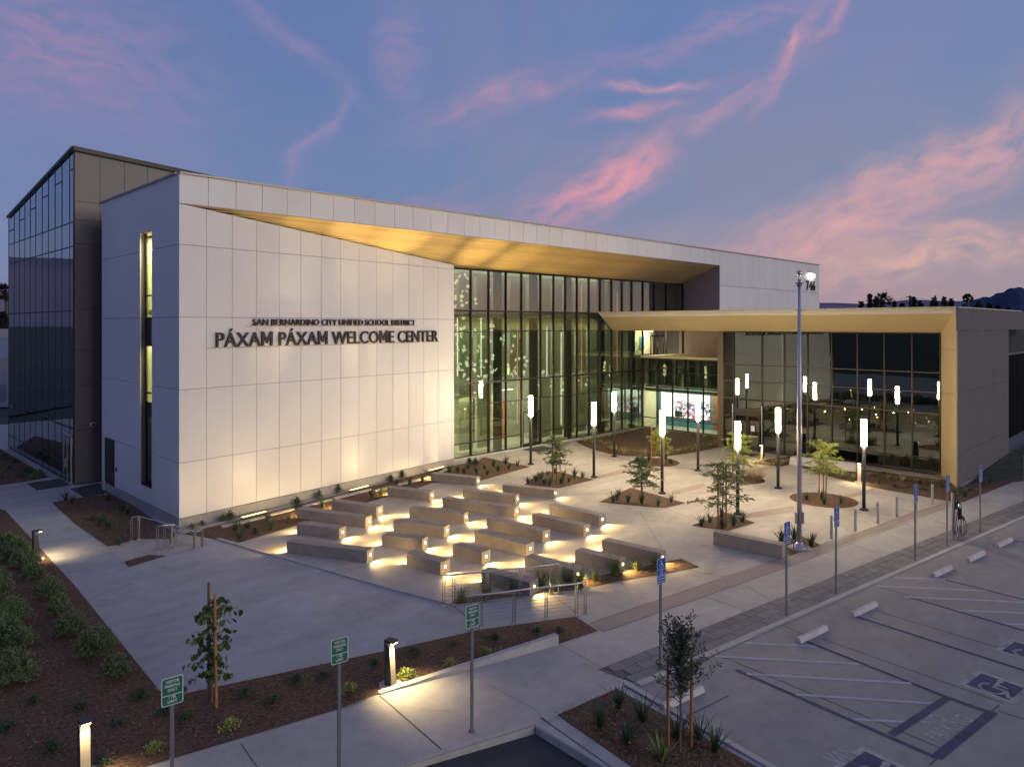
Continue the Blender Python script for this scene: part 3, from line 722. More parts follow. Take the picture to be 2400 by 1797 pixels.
# main glass door with steel jambs
dr = ob('glass_door', MB().box(35.86, 35.93, YG - .06, YG + .02, .08, 2.55).box(37.50, 37.58, YG - .06, YG + .02, .08, 2.55).box(35.93, 37.50, YG - .06, YG + .02, 2.47, 2.55).box(35.93, 37.50, YG - .06, YG + .02, .08, .3).mesh('glass_door', M['darkbronze']), None, main)
boxpart('door_handle', M['steel'], dr, (36.1, YG - .14, 1.25), (.04, .04, 1.2))
for x in (35.74, 37.72): boxpart('steel_jamb', M['steel'], main, (x, YG - .11, 1.75), (.045, .045, 3.3))
# roller shades hanging behind most of the bays
for i in range(len(MX) - 1):
    x0, x1 = MX[i], MX[i + 1]
    xc = (x0 + x1) / 2 - .06; wd = x1 - x0 - .34
    for z0, z1, mk in ((9.52, 12.0, 'shadeu'), (4.95, 9.0, 'shade'), (.25, 4.55, 'shade')):
        if mk == 'shade' and x0 > 50: continue
        if mk == 'shadeu' and x0 > 50.3: continue
        if z0 < 1 and (i in (0, 3, 4) or x0 > 46): continue
        boxpart('roller_shade', M[mk], main, (xc, YG + 1.25, (z0 + z1) / 2), (wd, .01, z1 - z0))
boxpart('office_door', M['wooddoor'], main, (51.2, YG + .5, 10.4), (1.1, .05, 1.9))
# interior of the hall
mb = MB(); mb.box(28.57, 56.4, YG + .12, 41.6, .0, .08); mb.build('hall_floor', M['infloor'], main)
boxpart('hall_back_wall', M['inwall'], main, (42.5, 38.9, 4.55), (27.8, .1, 9.0))
boxpart('upper_back_wall', mat('upper_hall_wall', (.40, .33, .33), .8), main, (42.5, 38.0, 10.7), (27.8, .1, 2.9))
boxpart('upper_floor', M['indark'], main, (42.5, 38.2, 9.2), (27.8, 1.6, .25))
boxpart('hall_ceiling', M['inwall'], main, (42.5, 36.9, 12.26), (27.8, 4.1, .06))
boxpart('mezzanine_ceiling', M['increm'], main, (30.1, 36.9, 3.9), (2.9, 3.9, .1))
boxpart('lit_wall', M['increm'], main, (30.9, 38.8, 2.0), (4.5, .06, 3.8))
boxpart('lit_wall', M['increm'], main, (36.3, 38.8, 1.7), (2.6, .06, 3.3))
boxpart('orange_panel', M['inorange'], main, (37.2, 38.3, 1.5), (.5, .06, 2.9))
boxpart('partition', M['wooddoor'], main, (30.0, 38.6, 1.2), (.9, .05, 2.3))
boxpart('partition', M['indark'], main, (34.4, 38.7, 1.6), (1.1, .05, 3.2))
for x, z in ((33.2, 3.85), (36.8, 3.85)): boxpart('ceiling_light', M['rod'], main, (x, 37.2, z), (1.0, .15, .03))
# lobby box (X = 50) with the balcony above
XL, y0l, y1l = 50.0, 27.55, YG - .1
my = [27.6, 29.0, 30.35, 31.75, 33.2, 34.6]
for y in my: boxpart('mullion', M['darkbronze'], main, (XL, y, 2.98), (.16, .07, 5.7))
lz = [.14, .95, 3.3, 4.7, 5.8]
for z in lz:
    boxpart('transom', M['darkbronze'], main, (XL, (my[0] + my[-1]) / 2, z), (.13, my[-1] - my[0], .06))
for a in range(5):
    for b in range(4):
        boxpart('glass_pane', M['glassm'], main, (XL + .02, (my[a] + my[a + 1]) / 2, (lz[b] + lz[b + 1]) / 2), (.012, my[a + 1] - my[a] - .07, lz[b + 1] - lz[b] - .06))
boxpart('lobby_spandrel', M['indark'], main, (XL + .5, 31.1, 4.55), (.1, 7.0, 2.3))
boxpart('lobby_bulkhead', mat('bulkhead', (.42, .48, .40), .8), main, (XL + .35, 31.1, 3.22), (.1, 7.0, .28))
boxpart('lobby_floor', M['infloor'], main, (54.2, 31.1, .05), (8.2, 7.1, .1))
boxpart('lobby_ceiling', M['increm'], main, (54.2, 31.1, 3.62), (8.2, 7.1, .05))
boxpart('lobby_wall', M['inblue'], main, (52.4, 32.05, 1.8), (.1, 5.15, 3.5))
boxpart('lobby_wall', M['wooddoor'], main, (52.35, 29.25, 1.8), (.2, .42, 3.5))
boxpart('lobby_wall', M['increm'], main, (54.0, 34.73, 1.8), (7.8, .08, 3.5))
boxpart('lobby_door', M['wooddoor'], main, (53.9, 33.9, 1.25), (.06, .9, 2.3))
boxpart('balcony_floor', M['tan'], main, (53.2, 31.1, 5.93), (6.6, 7.2, .16))
boxpart('balcony_ledge', M['increm'], main, (49.86, 31.1, 5.94), (.10, 7.2, .2))
boxpart('balcony_post', M['white'], main, (49.95, 27.55, 7.05), (.14, .2, 2.1))
# balcony doors
bd = ob('balcony_door', MB().box(51.3, 51.38, YG - .1, YG - .02, 6.0, 7.6).box(52.25, 52.35, YG - .1, YG - .02, 6.0, 7.6).box(53.2, 53.28, YG - .1, YG - .02, 6.0, 7.6).box(51.3, 53.28, YG - .1, YG - .02, 7.55, 7.65).mesh('balcony_door', M['darkbronze']), None, main)
boxpart('door_handle', M['steel'], bd, (52.2, YG - .15, 6.9), (.03, .05, .5))
boxpart('lit_room_wall', M['increm'], main, (52.0, YG + 1.6, 7.1), (4.0, .08, 2.2))
boxpart('lit_room_light', M['rod'], main, (52.0, YG + 1.0, 8.0), (2.4, .3, .04))
boxpart('blue_mural_shape', M['inblue'], main, (52.3, YG + 1.5, 7.0), (.7, .05, 1.0))
boxpart('upper_office_wall', mat('office_dark', (.12, .10, .07), .8), main, (53.4, YG + 1.2, 10.8), (2.6, .1, 2.6))

# ------------------------------------------------------------------ wall lettering (built letter by letter)
def em_mesh(a, b):
    key = ('M', round(a, 3), round(b, 3))
    if key in TXT: return TXT[key]
    w = b - a; t = .125; h = .725; mb = MB()
    L_ = [(a, 0), (a + t, 0), (a + t, h * .62), (a + w / 2, h * .16), (b - t, h * .62), (b - t, 0), (b, 0), (b, h), (b - t * .95, h), (a + w / 2, h * .42), (a + t * .95, h), (a, h)]
    for q in ([0, 1, 2, 11], [11, 2, 10], [10, 2, 3, 9], [9, 3, 4, 8], [8, 4, 7], [7, 4, 5, 6]):
        mb.prism([L_[i] for i in q], -.5, .5)
    TXT[key] = mb.mesh('letter_m', M['letters']); return TXT[key]
def letters(txt, s0, s1, zb, cap, name, label, rail, off=.006):
    root = thing(name, label, 'sign lettering')
    me, a, b, c, d_ = text_mesh(txt, M['letters'], .5, off)
    # cumulative advance from measuring prefixes
    sc = (s1 - s0) / (b - a)
    for i, ch in enumerate(txt):
        if ch == ' ': continue
        _, pa_, pb_, _, _ = text_mesh(txt[:i + 1], M['letters'], .5, off)
        lm, la, lb, _, _ = text_mesh(ch, M['letters'], .5, off)
        if ch == 'M': lm = em_mesh(la, lb)
        right = s0 + (pb_ - a) * sc
        o = ob('letter', lm, None, root)
        sy = cap / .70; zoff = 0
        sL = right - lb * sc
        u = Vector((sdx, sdy, 0)); up = Vector((0, 0, 1)); n = SN
        O = Vector((*SX(sL, .075), zb)); ez = .09
        o.matrix_local = Matrix(((u.x * sc, 0, n.x * ez, O.x), (u.y * sc, 0, n.y * ez, O.y), (0, sy, 0, O.z), (0, 0, 0, 1)))
    a_, b_ = rail
    MB().prism([SX(a_, .03), SX(b_, .03), SX(b_, .06), SX(a_, .06)], zb - .05, zb - .025).build('mounting_rail', M['brass'], root)
    return root
letters("P\u00c1XAM P\u00c1XAM WELCOME CENTER", 1.62, 15.68, 7.58, .64, 'wall_lettering', 'large dark raised letters PÁXAM PÁXAM WELCOME CENTER on white wall', (1.2, 15.85))
letters("SAN BERNARDINO CITY UNIFIED SCHOOL DISTRICT", 3.42, 13.78, 8.53, .29, 'wall_lettering', 'smaller dark raised letters SAN BERNARDINO CITY UNIFIED SCHOOL DISTRICT above the larger line', (3.1, 14.0), 0.0)
root = thing('house_number', 'dark raised number 746 high on the right end of the white wall', 'number sign')
for i, ch in enumerate("746"):
    put_text('digit', ch, M['letters'], root, (74.5 + i * .78, YF - .05, 12.15), (1, 0, 0), (0, 0, 1), .66, .95, extrude=.04, offset=.02)
t = thing('wall_lamp', 'bright white wall lamp above the number 746', 'lamp')
boxpart('housing', M['coping'], t, (75.3, YF - .12, 13.92), (1.5, .26, .1)); boxpart('lens', M['whitelamp'], t, (75.3, YF - .11, 13.66), (1.25, .2, .40))

# ------------------------------------------------------------------ hanging sculpture, light rods
root = thing('hanging_sculpture', 'flock of white curved paper-like sheets hanging inside the tall glass hall', 'sculpture', (31, 36.6, 11))
root.location = (0, 0, 0)
def sheetmesh(seed):
    rnd = random.Random(seed); mb = MB(); n = 5; w, h = .10, .12; c = rnd.uniform(1.2, 3.0)
    vs = []
    for i in range(n + 1):
        a = (i / n - .5) * c; r = 2 * h / c
        for sx in (-w, w): vs.append((sx, r * math.sin(a), r * (1 - math.cos(a))))
    k = len(vs); vs += [(a, b, d + .008) for a, b, d in vs]
    fs = []
    for i in range(n):
        a = 2 * i; fs += [(a, a + 1, a + 3, a + 2), (a + k, a + 2 + k, a + 3 + k, a + 1 + k)]
    return mb.add(vs, fs).mesh('paper_sheet', M['paper'])
SM = [sheetmesh(i) for i in range(6)]
rnd = random.Random(5)
dens = [(29.4, 31.1, 9.7, 11.9, 24), (31.0, 33.8, 9.6, 11.6, 10), (29.4, 31.0, 5.0, 9.0, 34), (31.0, 32.6, 4.9, 9.0, 30), (32.6, 34.3, 5.0, 8.9, 22), (34.3, 36.4, 4.9, 7.8, 16), (36.4, 38.6, 4.9, 6.4, 12), (38.5, 44, 3.6, 4.7, 8)]
for x0, x1, z0, z1, n_ in dens:
    for _ in range(n_):
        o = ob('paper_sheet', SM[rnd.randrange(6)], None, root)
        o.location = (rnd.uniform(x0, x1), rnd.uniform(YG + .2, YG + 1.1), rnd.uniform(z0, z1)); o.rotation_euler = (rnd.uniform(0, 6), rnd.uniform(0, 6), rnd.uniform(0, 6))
for i, (x, z0, z1, mm, wd) in enumerate([(30.9, 5.2, 9.0, 'rod', 'white vertical light rod nearest the white wall in the glass hall'), (33.0, 5.1, 8.9, 'rod', 'white vertical light rod second from the white wall'),
                              (36.5, 1.5, 8.6, 'rodred', 'reddish light rod behind the glass above the door'), (39.6, 4.6, 8.4, 'rod', 'thin white light rod right of the glass door'),
                              (43.6, 3.4, 11.6, 'rodred', 'red light rod near the canopy tip'), (41.2, 1.0, 8.0, 'rod', 'pale light rod behind the middle of the curtain wall'), (48.2, 4.5, 11.3, 'rodred', 'red light rod behind the right panes of the curtain wall')]):
    tag(ob('light_rod', MB().tube([(x, YG + 1.1, z0), (x, YG + 1.1, z1)], .022, 6).mesh('light_rod', M[mm]), None), wd, 'light rod')
# lobby display with a generic abstract picture
def screen_mat():
    m = bpy.data.materials.new('display_picture'); m.use_nodes = True; nt = m.node_tree; L = nt.links; b = nt.nodes['Principled BSDF']
    geo = nt.nodes.new('ShaderNodeNewGeometry'); sp = nt.nodes.new('ShaderNodeSeparateXYZ'); L.new(geo.outputs['Position'], sp.inputs[0])
    def noise(sc, off, d):
        mp = nt.nodes.new('ShaderNodeMapping'); mp.inputs['Location'].default_value = (off, off, off); L.new(geo.outputs['Position'], mp.inputs[0])
        n = nt.nodes.new('ShaderNodeTexNoise'); n.inputs['Scale'].default_value = sc; n.inputs['Detail'].default_value = d; n.inputs['Distortion'].default_value = 1.5; L.new(mp.outputs[0], n.inputs['Vector']); return n.outputs['Fac']
    def step(f, lo, hi):
        r = nt.nodes.new('ShaderNodeMapRange'); L.new(f, r.inputs[0]); r.inputs[1].default_value = lo; r.inputs[2].default_value = hi; return r.outputs[0]
    def mul(a, b_):
        r = nt.nodes.new('ShaderNodeMath'); r.operation = 'MULTIPLY'; L.new(a, r.inputs[0]); L.new(b_, r.inputs[1]); return r.outputs[0]
    def mx(f, a, c):
        r = nt.nodes.new('ShaderNodeMix'); r.data_type = 'RGBA'; L.new(f, r.inputs[0])
        if isinstance(a, tuple): r.inputs[6].default_value = a
        else: L.new(a, r.inputs[6])
        r.inputs[7].default_value = c; return r.outputs[2]
    lowz = step(sp.outputs[2], 2.45, 2.1); right = step(sp.outputs[1], 33.3, 32.8)
    c = mx(mul(step(noise(2.0, 3, 3), .52, .54), mul(lowz, right)), (.92, .96, 1, 1), (.55, .03, .10, 1))
    c = mx(mul(step(noise(3.2, 8, 4), .53, .55), mul(lowz, right)), c, (.03, .05, .10, 1))
    c = mx(mul(step(noise(5.0, 15, 4), .56, .58), mul(lowz, right)), c, (.10, .25, .42, 1))
    b.inputs['Base Color'].default_value = (.02, .02, .02, 1)
    L.new(c, b.inputs['Emission Color']); b.inputs['Emission Strength'].default_value = 3.2
    return m
t = thing('wall_display', 'large bright video wall glowing on the blue lobby wall', 'screen')
boxpart('picture', screen_mat(), t, (52.28, 32.03, 1.90), (.04, 4.55, 2.05)); boxpart('frame', M['brass'], t, (52.32, 32.03, 1.90), (.03, 4.67, 2.17))
boxpart('presenter_figure', mat('figure_dark', (.03, .03, .035), .8), t, (52.25, 32.6, 1.15), (.02, .7, .5)); 
put_text('caption', 'J', mat('caption_navy', (.02, .04, .15), .8), t, (52.25, 33.2, 2.1), (0, -1, 0), (0, 0, 1), .12, .35)

# ------------------------------------------------------------------ tan wing
wing = thing('entrance_wing', 'low tan framed wing with dark reflective glass and a long canopy', 'building')
XO, XI, YO, YI = 43.45, 46.05, 10.3, 11.68
ZT, ZB_ = 9.45, 8.1
# canopy: sloping tan face in long panels, roof slab behind
ys = [10.3, 13.3, 16.3, 19.3, 22.3, 25.3, 28.3, 31.3, 34.1]
for i in range(8):
    a, b = ys[i], ys[i + 1]; a2 = max(a, YI) if i == 0 else a; b2 = b if i < 7 else 34.73
    sh = .55   # joints lean as in the picture
    aa2 = YI if i == 0 else a + sh - .0; bb2 = b + sh if i < 7 else 34.73
    q = [(XO, a + (0.006 if i else 0), ZT), (XO, b - .006, ZT), (XI, bb2 - .006, ZB_), (XI, aa2 + (.006 if i else 0), ZB_)]
    MB().slab(q, (.03, 0, .05)).build('canopy_panel', M['tan'], wing)
mb = MB(); mb.add([(XO + .02, YO + .02, ZT - .02), (XO + .02, 34.1, ZT - .02), (XI + .05, 34.7, ZB_ + .03), (XI + .05, YI, ZB_ + .03)], [(0, 1, 2, 3)])
mb.box(XO + .4, 56.45, YO + .06, 34.1, ZT - .3, ZT - .01); mb.box(XI + .1, 56.4, YI + .1, 34.7, ZB_ + .04, ZB_ + .12); mb.build('roof', mat('pale_roof_membrane', (.55, .54, .52), .8), wing)  # roof colour made pale to bounce light onto the brown return wall
mb = MB(); mb.box(XI, 56.45, 25.2, 34.72, ZB_ - .0, ZB_ + .03); mb.build('canopy_soffit', M['tan'], wing)
for i in range(8):
    boxpart('coping', mat('pale_coping', (.5, .42, .34), .6), wing, (XO + .08, YO + 1.5 + i * 2.98, ZT + .03), (.22, 2.97, .07))
for i in range(5):
    boxpart('coping', mat('pale_coping', (.5, .42, .34), .6), wing, (XO + 1.7 + i * 3.2, YO + .03, ZT + .029), (3.19, .2, .068))
# splayed jamb
for z0, z1 in ((.0, 1.75), (1.76, 4.75), (4.76, 7.2), (7.21, ZT)):
    zz = z1 if z1 < 9 else ZB_
    q = [(XO, YO, z0), (XI, YI, z0), (XI, YI, min(zz, ZB_)), (XO, YO, z1)]
    MB().slab(q, Vector((.45, -.8, 0)).normalized() * .04).build('jamb_panel', M['tan'], wing)
# grey side wall facing the parking lot
for x0, x1 in ((XO + .02, 47.4), (47.4, 51.5), (51.5, 55.65)):
    for z0, z1 in ((-.1, 1.72), (1.73, 4.95), (4.96, 8.22)):
        boxpart('plaster_panel', M['stucco'], wing, ((x0 + x1) / 2, YO - .01, (z0 + z1) / 2), (x1 - x0 - .012, .08, z1 - z0 - .008))
boxpart('plaster_panel', M['stucco'], wing, ((XO + 70) / 2, YO - .01, 8.84), (70 - XO, .08, 1.22))
boxpart('side_wall_core', M['stucco'], wing, ((XO + 55.6) / 2 + 1.4, YO + .2, 4.05), (55.6 - XO - 2.8, .3, 8.2))
boxpart('recess_wall', M['indark'], wing, (68, 12.3, 4.2), (25, .1, 8.5))
for i in range(40): boxpart('louvre', M['darkbronze'], wing, (56.0 + i * .42, 11.6, 3.3), (.09, .2, 6.0))
boxpart('recess_beam', M['stucco'], wing, (64, 11.5, 6.45), (17, .35, .16))
# wing glazing
WY = [25.1, 24.34, 22.31, 20.78, 19.26, 17.73, 16.2, 14.67, 13.17, 11.72]
WZ = [.06, .94, 3.5, 4.7, 5.82, 8.07]
for y in WY: boxpart('mullion', M['darkbronze'], wing, (XI, y, 4.07), (.14, .06, 8.04))
for i in range(9):
    y0, y1 = WY[i + 1], WY[i]; dcol = (i == 1)
    for j, z in enumerate(WZ):
        if dcol and z == .94: continue
        boxpart('transom', M['darkbronze'], wing, (XI, (y0 + y1) / 2, z), (.12, y1 - y0 - .06, .06))
    for j in range(5):
        if dcol and j == 0: boxpart('glass_pane', M['glassw'], wing, (XI + .02, (y0 + y1) / 2, 1.75), (.012, y1 - y0 - .06, 3.3)); continue
        if dcol and j == 1: continue
        boxpart('glass_pane', M['glassw'], wing, (XI + .02, (y0 + y1) / 2, (WZ[j] + WZ[j + 1]) / 2), (.012, y1 - y0 - .06, WZ[j + 1] - WZ[j] - .06))
# double entrance doors
for yc in (22.88, 23.80):
    d = ob('entrance_door', MB().box(XI - .09, XI - .03, yc - .44, yc - .36, .08, 2.5).box(XI - .09, XI - .03, yc + .36, yc + .44, .08, 2.5).box(XI - .09, XI - .03, yc - .36, yc + .36, 2.36, 2.5).box(XI - .09, XI - .03, yc - .36, yc + .36, .08, .35).mesh('entrance_door', M['darkbronze']), None, wing)
    boxpart('notice', M['signwhite'], d, (XI - .10, yc + .05, 1.55), (.01, .26, .36)); boxpart('push_bar', M['steel'], d, (XI - .13, yc, 1.05), (.03, .6, .04))
boxpart('door_head', M['darkbronze'], wing, (XI - .05, 23.33, 2.68), (.14, 2.0, .3))
for y in (22.27, 24.38): boxpart('steel_jamb', M['steel'], wing, (XI - .13, y, 1.6), (.04, .04, 3.0))
mb = MB(); mb.prism([(XI - .08, 25.14), (XI - .08, 25.55), (49.92, 27.66), (50.15, 27.4)], 0, 8.09); mb.build('return_wall', mat('bronze_return', (.11, .085, .07), .5, .2), wing)
boxpart('floor', M['infloor'], wing, (51, 18.4, .02), (9.6, 13.2, .04))
boxpart('back_wall', M['indark'], wing, (55.5, 18.4, 4), (.1, 13.4, 8))
boxpart('end_wall', M['indark'], wing, (51, 25.3, 4), (9, .1, 8)); boxpart('end_wall', M['indark'], wing, (51, 11.5, 4), (9, .1, 8))
boxpart('yellow_box', mat('yellow_interior', (.6, .42, .06), .6), wing, (47.6, 16.0, 1.6), (.3, .5, .6))
boxpart('lobby_kiosk', M['indark'], wing, (47.4, 14.1, .9), (.3, .25, 1.7))

# ------------------------------------------------------------------ bronze office block at left
XB = 10.76
off = thing('office_block', 'tall dark glass and bronze panelled block behind the white building', 'building')
def rz(x, y): return 18.04 - (x - XB) * .0687 - (y - YB) * .1235
mb = MB()
P = [(XB + .06, YB + .06), (34, YB + .06), (34, 60), (11.8, 60)]
mb.add([(x, y, 0) for x, y in P] + [(x, y, rz(x, y) - .1) for x, y in P], [(4, 5, 6, 7), (0, 1, 5, 4), (1, 2, 6, 5), (2, 3, 7, 6)])
mb.box(12.0, 12.1, YB + .1, 59.9, 0, 15.6); mb.build('inner_wall', M['indark'], off)
mb = MB(); e = .22
def edge(p, q, w):
    z0, z1 = rz(*p), rz(*q); d = Vector((q[0] - p[0], q[1] - p[1], 0)).normalized(); n = Vector((d.y, -d.x, 0)) * w
    mb.slab([(p[0], p[1], z0 - e), (q[0], q[1], z1 - e), (q[0], q[1], z1 + .02), (p[0], p[1], z0 + .02)], n)
edge((XB - .05, YB - .02), (34, YB - .02), .16); mb.build('roof_edge', M['darkbronze'], off)
mb = MB(); mb.slab([(XB - .04, YB - .02, rz(XB, YB) - .14), (XB - .04, 60, rz(XB, 60) - .14), (XB - .04, 60, rz(XB, 60) + .02), (XB - .04, YB - .02, rz(XB, YB) + .02)], (-.08, 0, 0)); mb.build('roof_edge', M['darkbronze'], off)
BZ = [0.05, 2.9, 5.3, 7.21, 9.39, 12.89, 14.17, 15.15]
for k in range(11):
    x0 = XB + .05 + k * 1.22; x1 = x0 + 1.22
    for j in range(8):
        z0 = BZ[j] + .01; z1 = BZ[j + 1] - .01 if j < 7 else None
        if j < 6 and k > 3: continue
        za = z1 if z1 else rz(x0, YB) - .02; zb = z1 if z1 else rz(x1, YB) - .02
        MB().slab([(x0 + .01, YB, z0), (x1 - .01, YB, z0), (x1 - .01, YB, zb), (x0 + .01, YB, za)], (0, .05, 0)).build('bronze_panel', M['bronze'], off)
BY = [59.95, 58.21, 56.67, 55.13, 53.65, 52.21, 50.61, 49.14, 47.64, 46.18, 44.61, 43.9]
HZ = [.1, .95, 3.0, 4.6, 5.9, 8.1, 9.3, 12.75, 14.05]
for y in BY:
    MB().box(XB - .006, XB + .08, y - .035, y + .035, .05, rz(XB, y)).build('mullion', M['darkbronze'], off)
for i in range(11):
    y1, y0 = BY[i], BY[i + 1]
    for j, z in enumerate(HZ):
        if z == 3.0 and i not in (2, 5, 7, 9): continue
        boxpart('transom', M['darkbronze'], off, (XB + .03, (y0 + y1) / 2, z), (.07, y1 - y0 - .08, .07))
    if i % 2 == 0:
        zz = 14.8 + .0 * i + (.35 if i > 6 else 0); zz = min(zz, rz(XB, y1) - .4)
        boxpart('transom', M['darkbronze'], off, (XB + .03, (y0 + y1) / 2, rz(XB, y1) - 1.05), (.07, y1 - y0 - .08, .07))
    for j in range(len(HZ)):
        z0 = HZ[j]
        if j < len(HZ) - 1: boxpart('glass_pane', M['glassb'], off, (XB + .012, (y0 + y1) / 2, (z0 + HZ[j + 1]) / 2), (.012, y1 - y0 - .08, HZ[j + 1] - z0 - .07))
        else: MB().slab([(XB + .012, y0 + .04, z0), (XB + .012, y1 - .04, z0), (XB + .012, y1 - .04, rz(XB, y1) - .03), (XB + .012, y0 + .04, rz(XB, y0) - .03)], (.012, 0, 0)).build('glass_pane', M['glassb'], off)
d = ob('glass_door', MB().box(XB - .1, XB - .03, 43.98, 44.06, .05, 2.6).box(XB - .1, XB - .03, 45.5, 45.6, .05, 2.6).box(XB - .1, XB - .03, 44.72, 44.82, .05, 2.6).box(XB - .1, XB - .03, 43.98, 45.6, 2.55, 2.68).mesh('glass_door', M['steel']), None, off)
boxpart('vestibule_glow_panel', M['cyan'], off, (XB + .5, 44.8, 1.3), (.05, 1.5, 2.4))
boxpart('door_handle', M['steel'], d, (XB - .14, 44.9, 1.05), (.05, .03, .5))
t = thing('security_camera', 'small white dome security camera on the bronze wall at left', 'camera', (XB + .9, YB - .03, 3.15))
mb = MB(); mb.tube([(0, .03, 0), (0, -.06, 0)], .13, 14); mb.build('mount', M['signwhite'], t); mb = MB(); mb.tube([(0, -.05, 0), (0, -.11, 0), (0, -.14, 0)], [.085, .075, .03], 12); mb.build('dome', M['rubber'], t)
# ------------------------------------------------------------------ flat symbols
def stroke2d(mb, pts, w, z0=0, z1=.01):
    for a, b in zip(pts[:-1], pts[1:]):
        a = Vector(a); b = Vector(b); d = (b - a).normalized(); a = a - d * w * .35; b = b + d * w * .35; n = Vector((-d.y, d.x)) * w / 2
        mb.prism([tuple(a - n), tuple(b - n), tuple(b + n), tuple(a + n)], z0, z1)
def wheelchair(m):
    mb = MB()
    mb.prism([(.40 + .085 * math.cos(k), .90 + .085 * math.sin(k)) for k in [i * math.pi / 6 for i in range(12)]], 0, .01)
    stroke2d(mb, [(.40, .78), (.43, .42), (.70, .42), (.84, .12), (.93, .15)], .085)
    stroke2d(mb, [(.42, .62), (.64, .60)], .07)
    stroke2d(mb, [(.42 + .27 * math.cos(R(a)), .30 + .27 * math.sin(R(a))) for a in range(130, 375, 18)], .075)
    return mb.mesh('wheelchair_symbol', m)
WC = {k: wheelchair(M[k]) for k in ('signwhite', 'painto')}
def place2d(o, origin, u, up, sx, sy, lift):
    u = Vector(u).normalized(); up = Vector(up).normalized(); n = u.cross(up); O = Vector(origin) + n * lift
    o.matrix_local = Matrix(((u.x * sx, up.x * sy, n.x, O.x), (u.y * sx, up.y * sy, n.y, O.y), (u.z * sx, up.z * sy, n.z, O.z), (0, 0, 0, 1)))
def rrect(w, h, r, t, m, name='sign_plate'):
    pts = []
    for cx, cy, a0 in ((w / 2 - r, -h / 2 + r, -90), (w / 2 - r, h / 2 - r, 0), (-w / 2 + r, h / 2 - r, 90), (-w / 2 + r, -h / 2 + r, 180)):
        for k in range(5):
            a = R(a0 + k * 22.5); pts.append((cx + r * math.cos(a), cy + r * math.sin(a)))
    mb = MB(); mb.prism(pts, 0, t); return mb.mesh(name, m)
curb_ang = math.atan2(ud.y, ud.x)
# sign plates face the parking lot: reading direction u along the kerb
def sign_post(base, kind, label, group, z_top=2.72, post_to=0.):
    t = thing('visitor_parking_sign' if kind == 'green' else ('accessible_parking_sign' if kind == 'blue' else 'charging_sign'), label, 'parking sign', (base[0], base[1], 0), curb_ang, group)
    mb = MB(); mb.box(-.03, .03, .005, .045, 0, z_top - .03); mb.build('post', M['galv'], t)
    mb = MB(); mb.box(-.05, .05, -.02, .07, 0, .05); mb.build('base_sleeve', M['galv'], t)
    u, up = (1, 0, 0), (0, 0, 1)
    def plate(w, h, zc, m, border=.012):
        a = ob('sign_plate', rrect(w, h, .035, .003, M['signwhite']), None, t); place2d(a, (0, 0, zc), u, up, 1, 1, 0)
        b = ob('sign_face', rrect(w - 2 * border, h - 2 * border, .028, .003, m), None, t); place2d(b, (0, 0, zc), u, up, 1, 1, .002)
        return b
    if kind == 'green':
        h1 = .47; plate(.34, h1, z_top - h1 / 2, M['signgreen'], .014)
        boxpart('divider', M['signwhite'], t, (0, -.0065, z_top - .295), (.32, .004, .012))
        for s, z, w in (('VISITOR', .095, .21), ('PARKING', .165, .23), ('ONLY', .235, .15), ('1 HR', .355, .11), ('LIMIT', .425, .15)):
            put_text('lettering', s, M['signwhite'], t, (0, 0, z_top - z), u, up, w, .048, offset=.02, lift=.0075)
        for z in (.035, .45): boxpart('bolt', M['galv'], t, (0, -.008, z_top - z), (.014, .008, .014))
    elif kind == 'blue':
        h1 = .64; plate(.32, h1, z_top - h1 / 2, M['signblue'])
        boxpart('divider', M['signwhite'], t, (0, -.0065, z_top - .455), (.30, .004, .010))
        s = ob('wheelchair_symbol', WC['signwhite'], None, t); place2d(s, (-.105, 0, z_top - .235), u, up, .20, .19, .006)
        for s, z, w in (('PARKING', .30, .22), ('ONLY', .355, .13), ('VAN', .40, .09), ('ACCESSIBLE', .44, .24), ('MINIMUM', .53, .23), ('FINE $250', .60, .25)):
            put_text('lettering', s, M['signwhite'], t, (0, 0, z_top - z), u, up, w, .034, offset=.015, lift=.0075)
    else:
        plate(.32, .46, z_top - .23, M['signblue']); plate(.32, .16, z_top - .56, M['signblue'])
        if 'fuel' in kind:
            boxpart('charger_symbol', M['signwhite'], t, (0, -.0075, z_top - .085), (.085, .004, .07))
            boxpart('charger_symbol', M['signblue'], t, (0, -.0095, z_top - .08), (.04, .004, .03))
        else:
            s = ob('wheelchair_symbol', WC['signwhite'], None, t); place2d(s, (-.06, 0, z_top - .13), u, up, .11, .10, .006)
        for k in range(5): boxpart('text_line', M['signwhite'], t, (0, -.0075, z_top - .17 - k * .052), (.19 - .03 * (k % 2), .004, .016))
        for k in range(2): boxpart('text_line', M['signwhite'], t, (0, -.0075, z_top - .535 - k * .045), (.18, .004, .016))
    return t
GS = 'green visitor parking signs along the sidewalk'
for b, lb in (((404, 1961), 'green VISITOR PARKING ONLY 1 HR LIMIT sign nearest the camera, right of the lit bollard'),
              ((796, 1829), 'green VISITOR PARKING ONLY sign, middle one, left of the bollard light'),
              ((1107.6, 1716), 'green VISITOR PARKING ONLY sign in front of the steel handrails')): sign_post(G(*b), 'green', lb, GS, 2.68)
BS = 'blue accessible parking signs along the parking lot kerb'
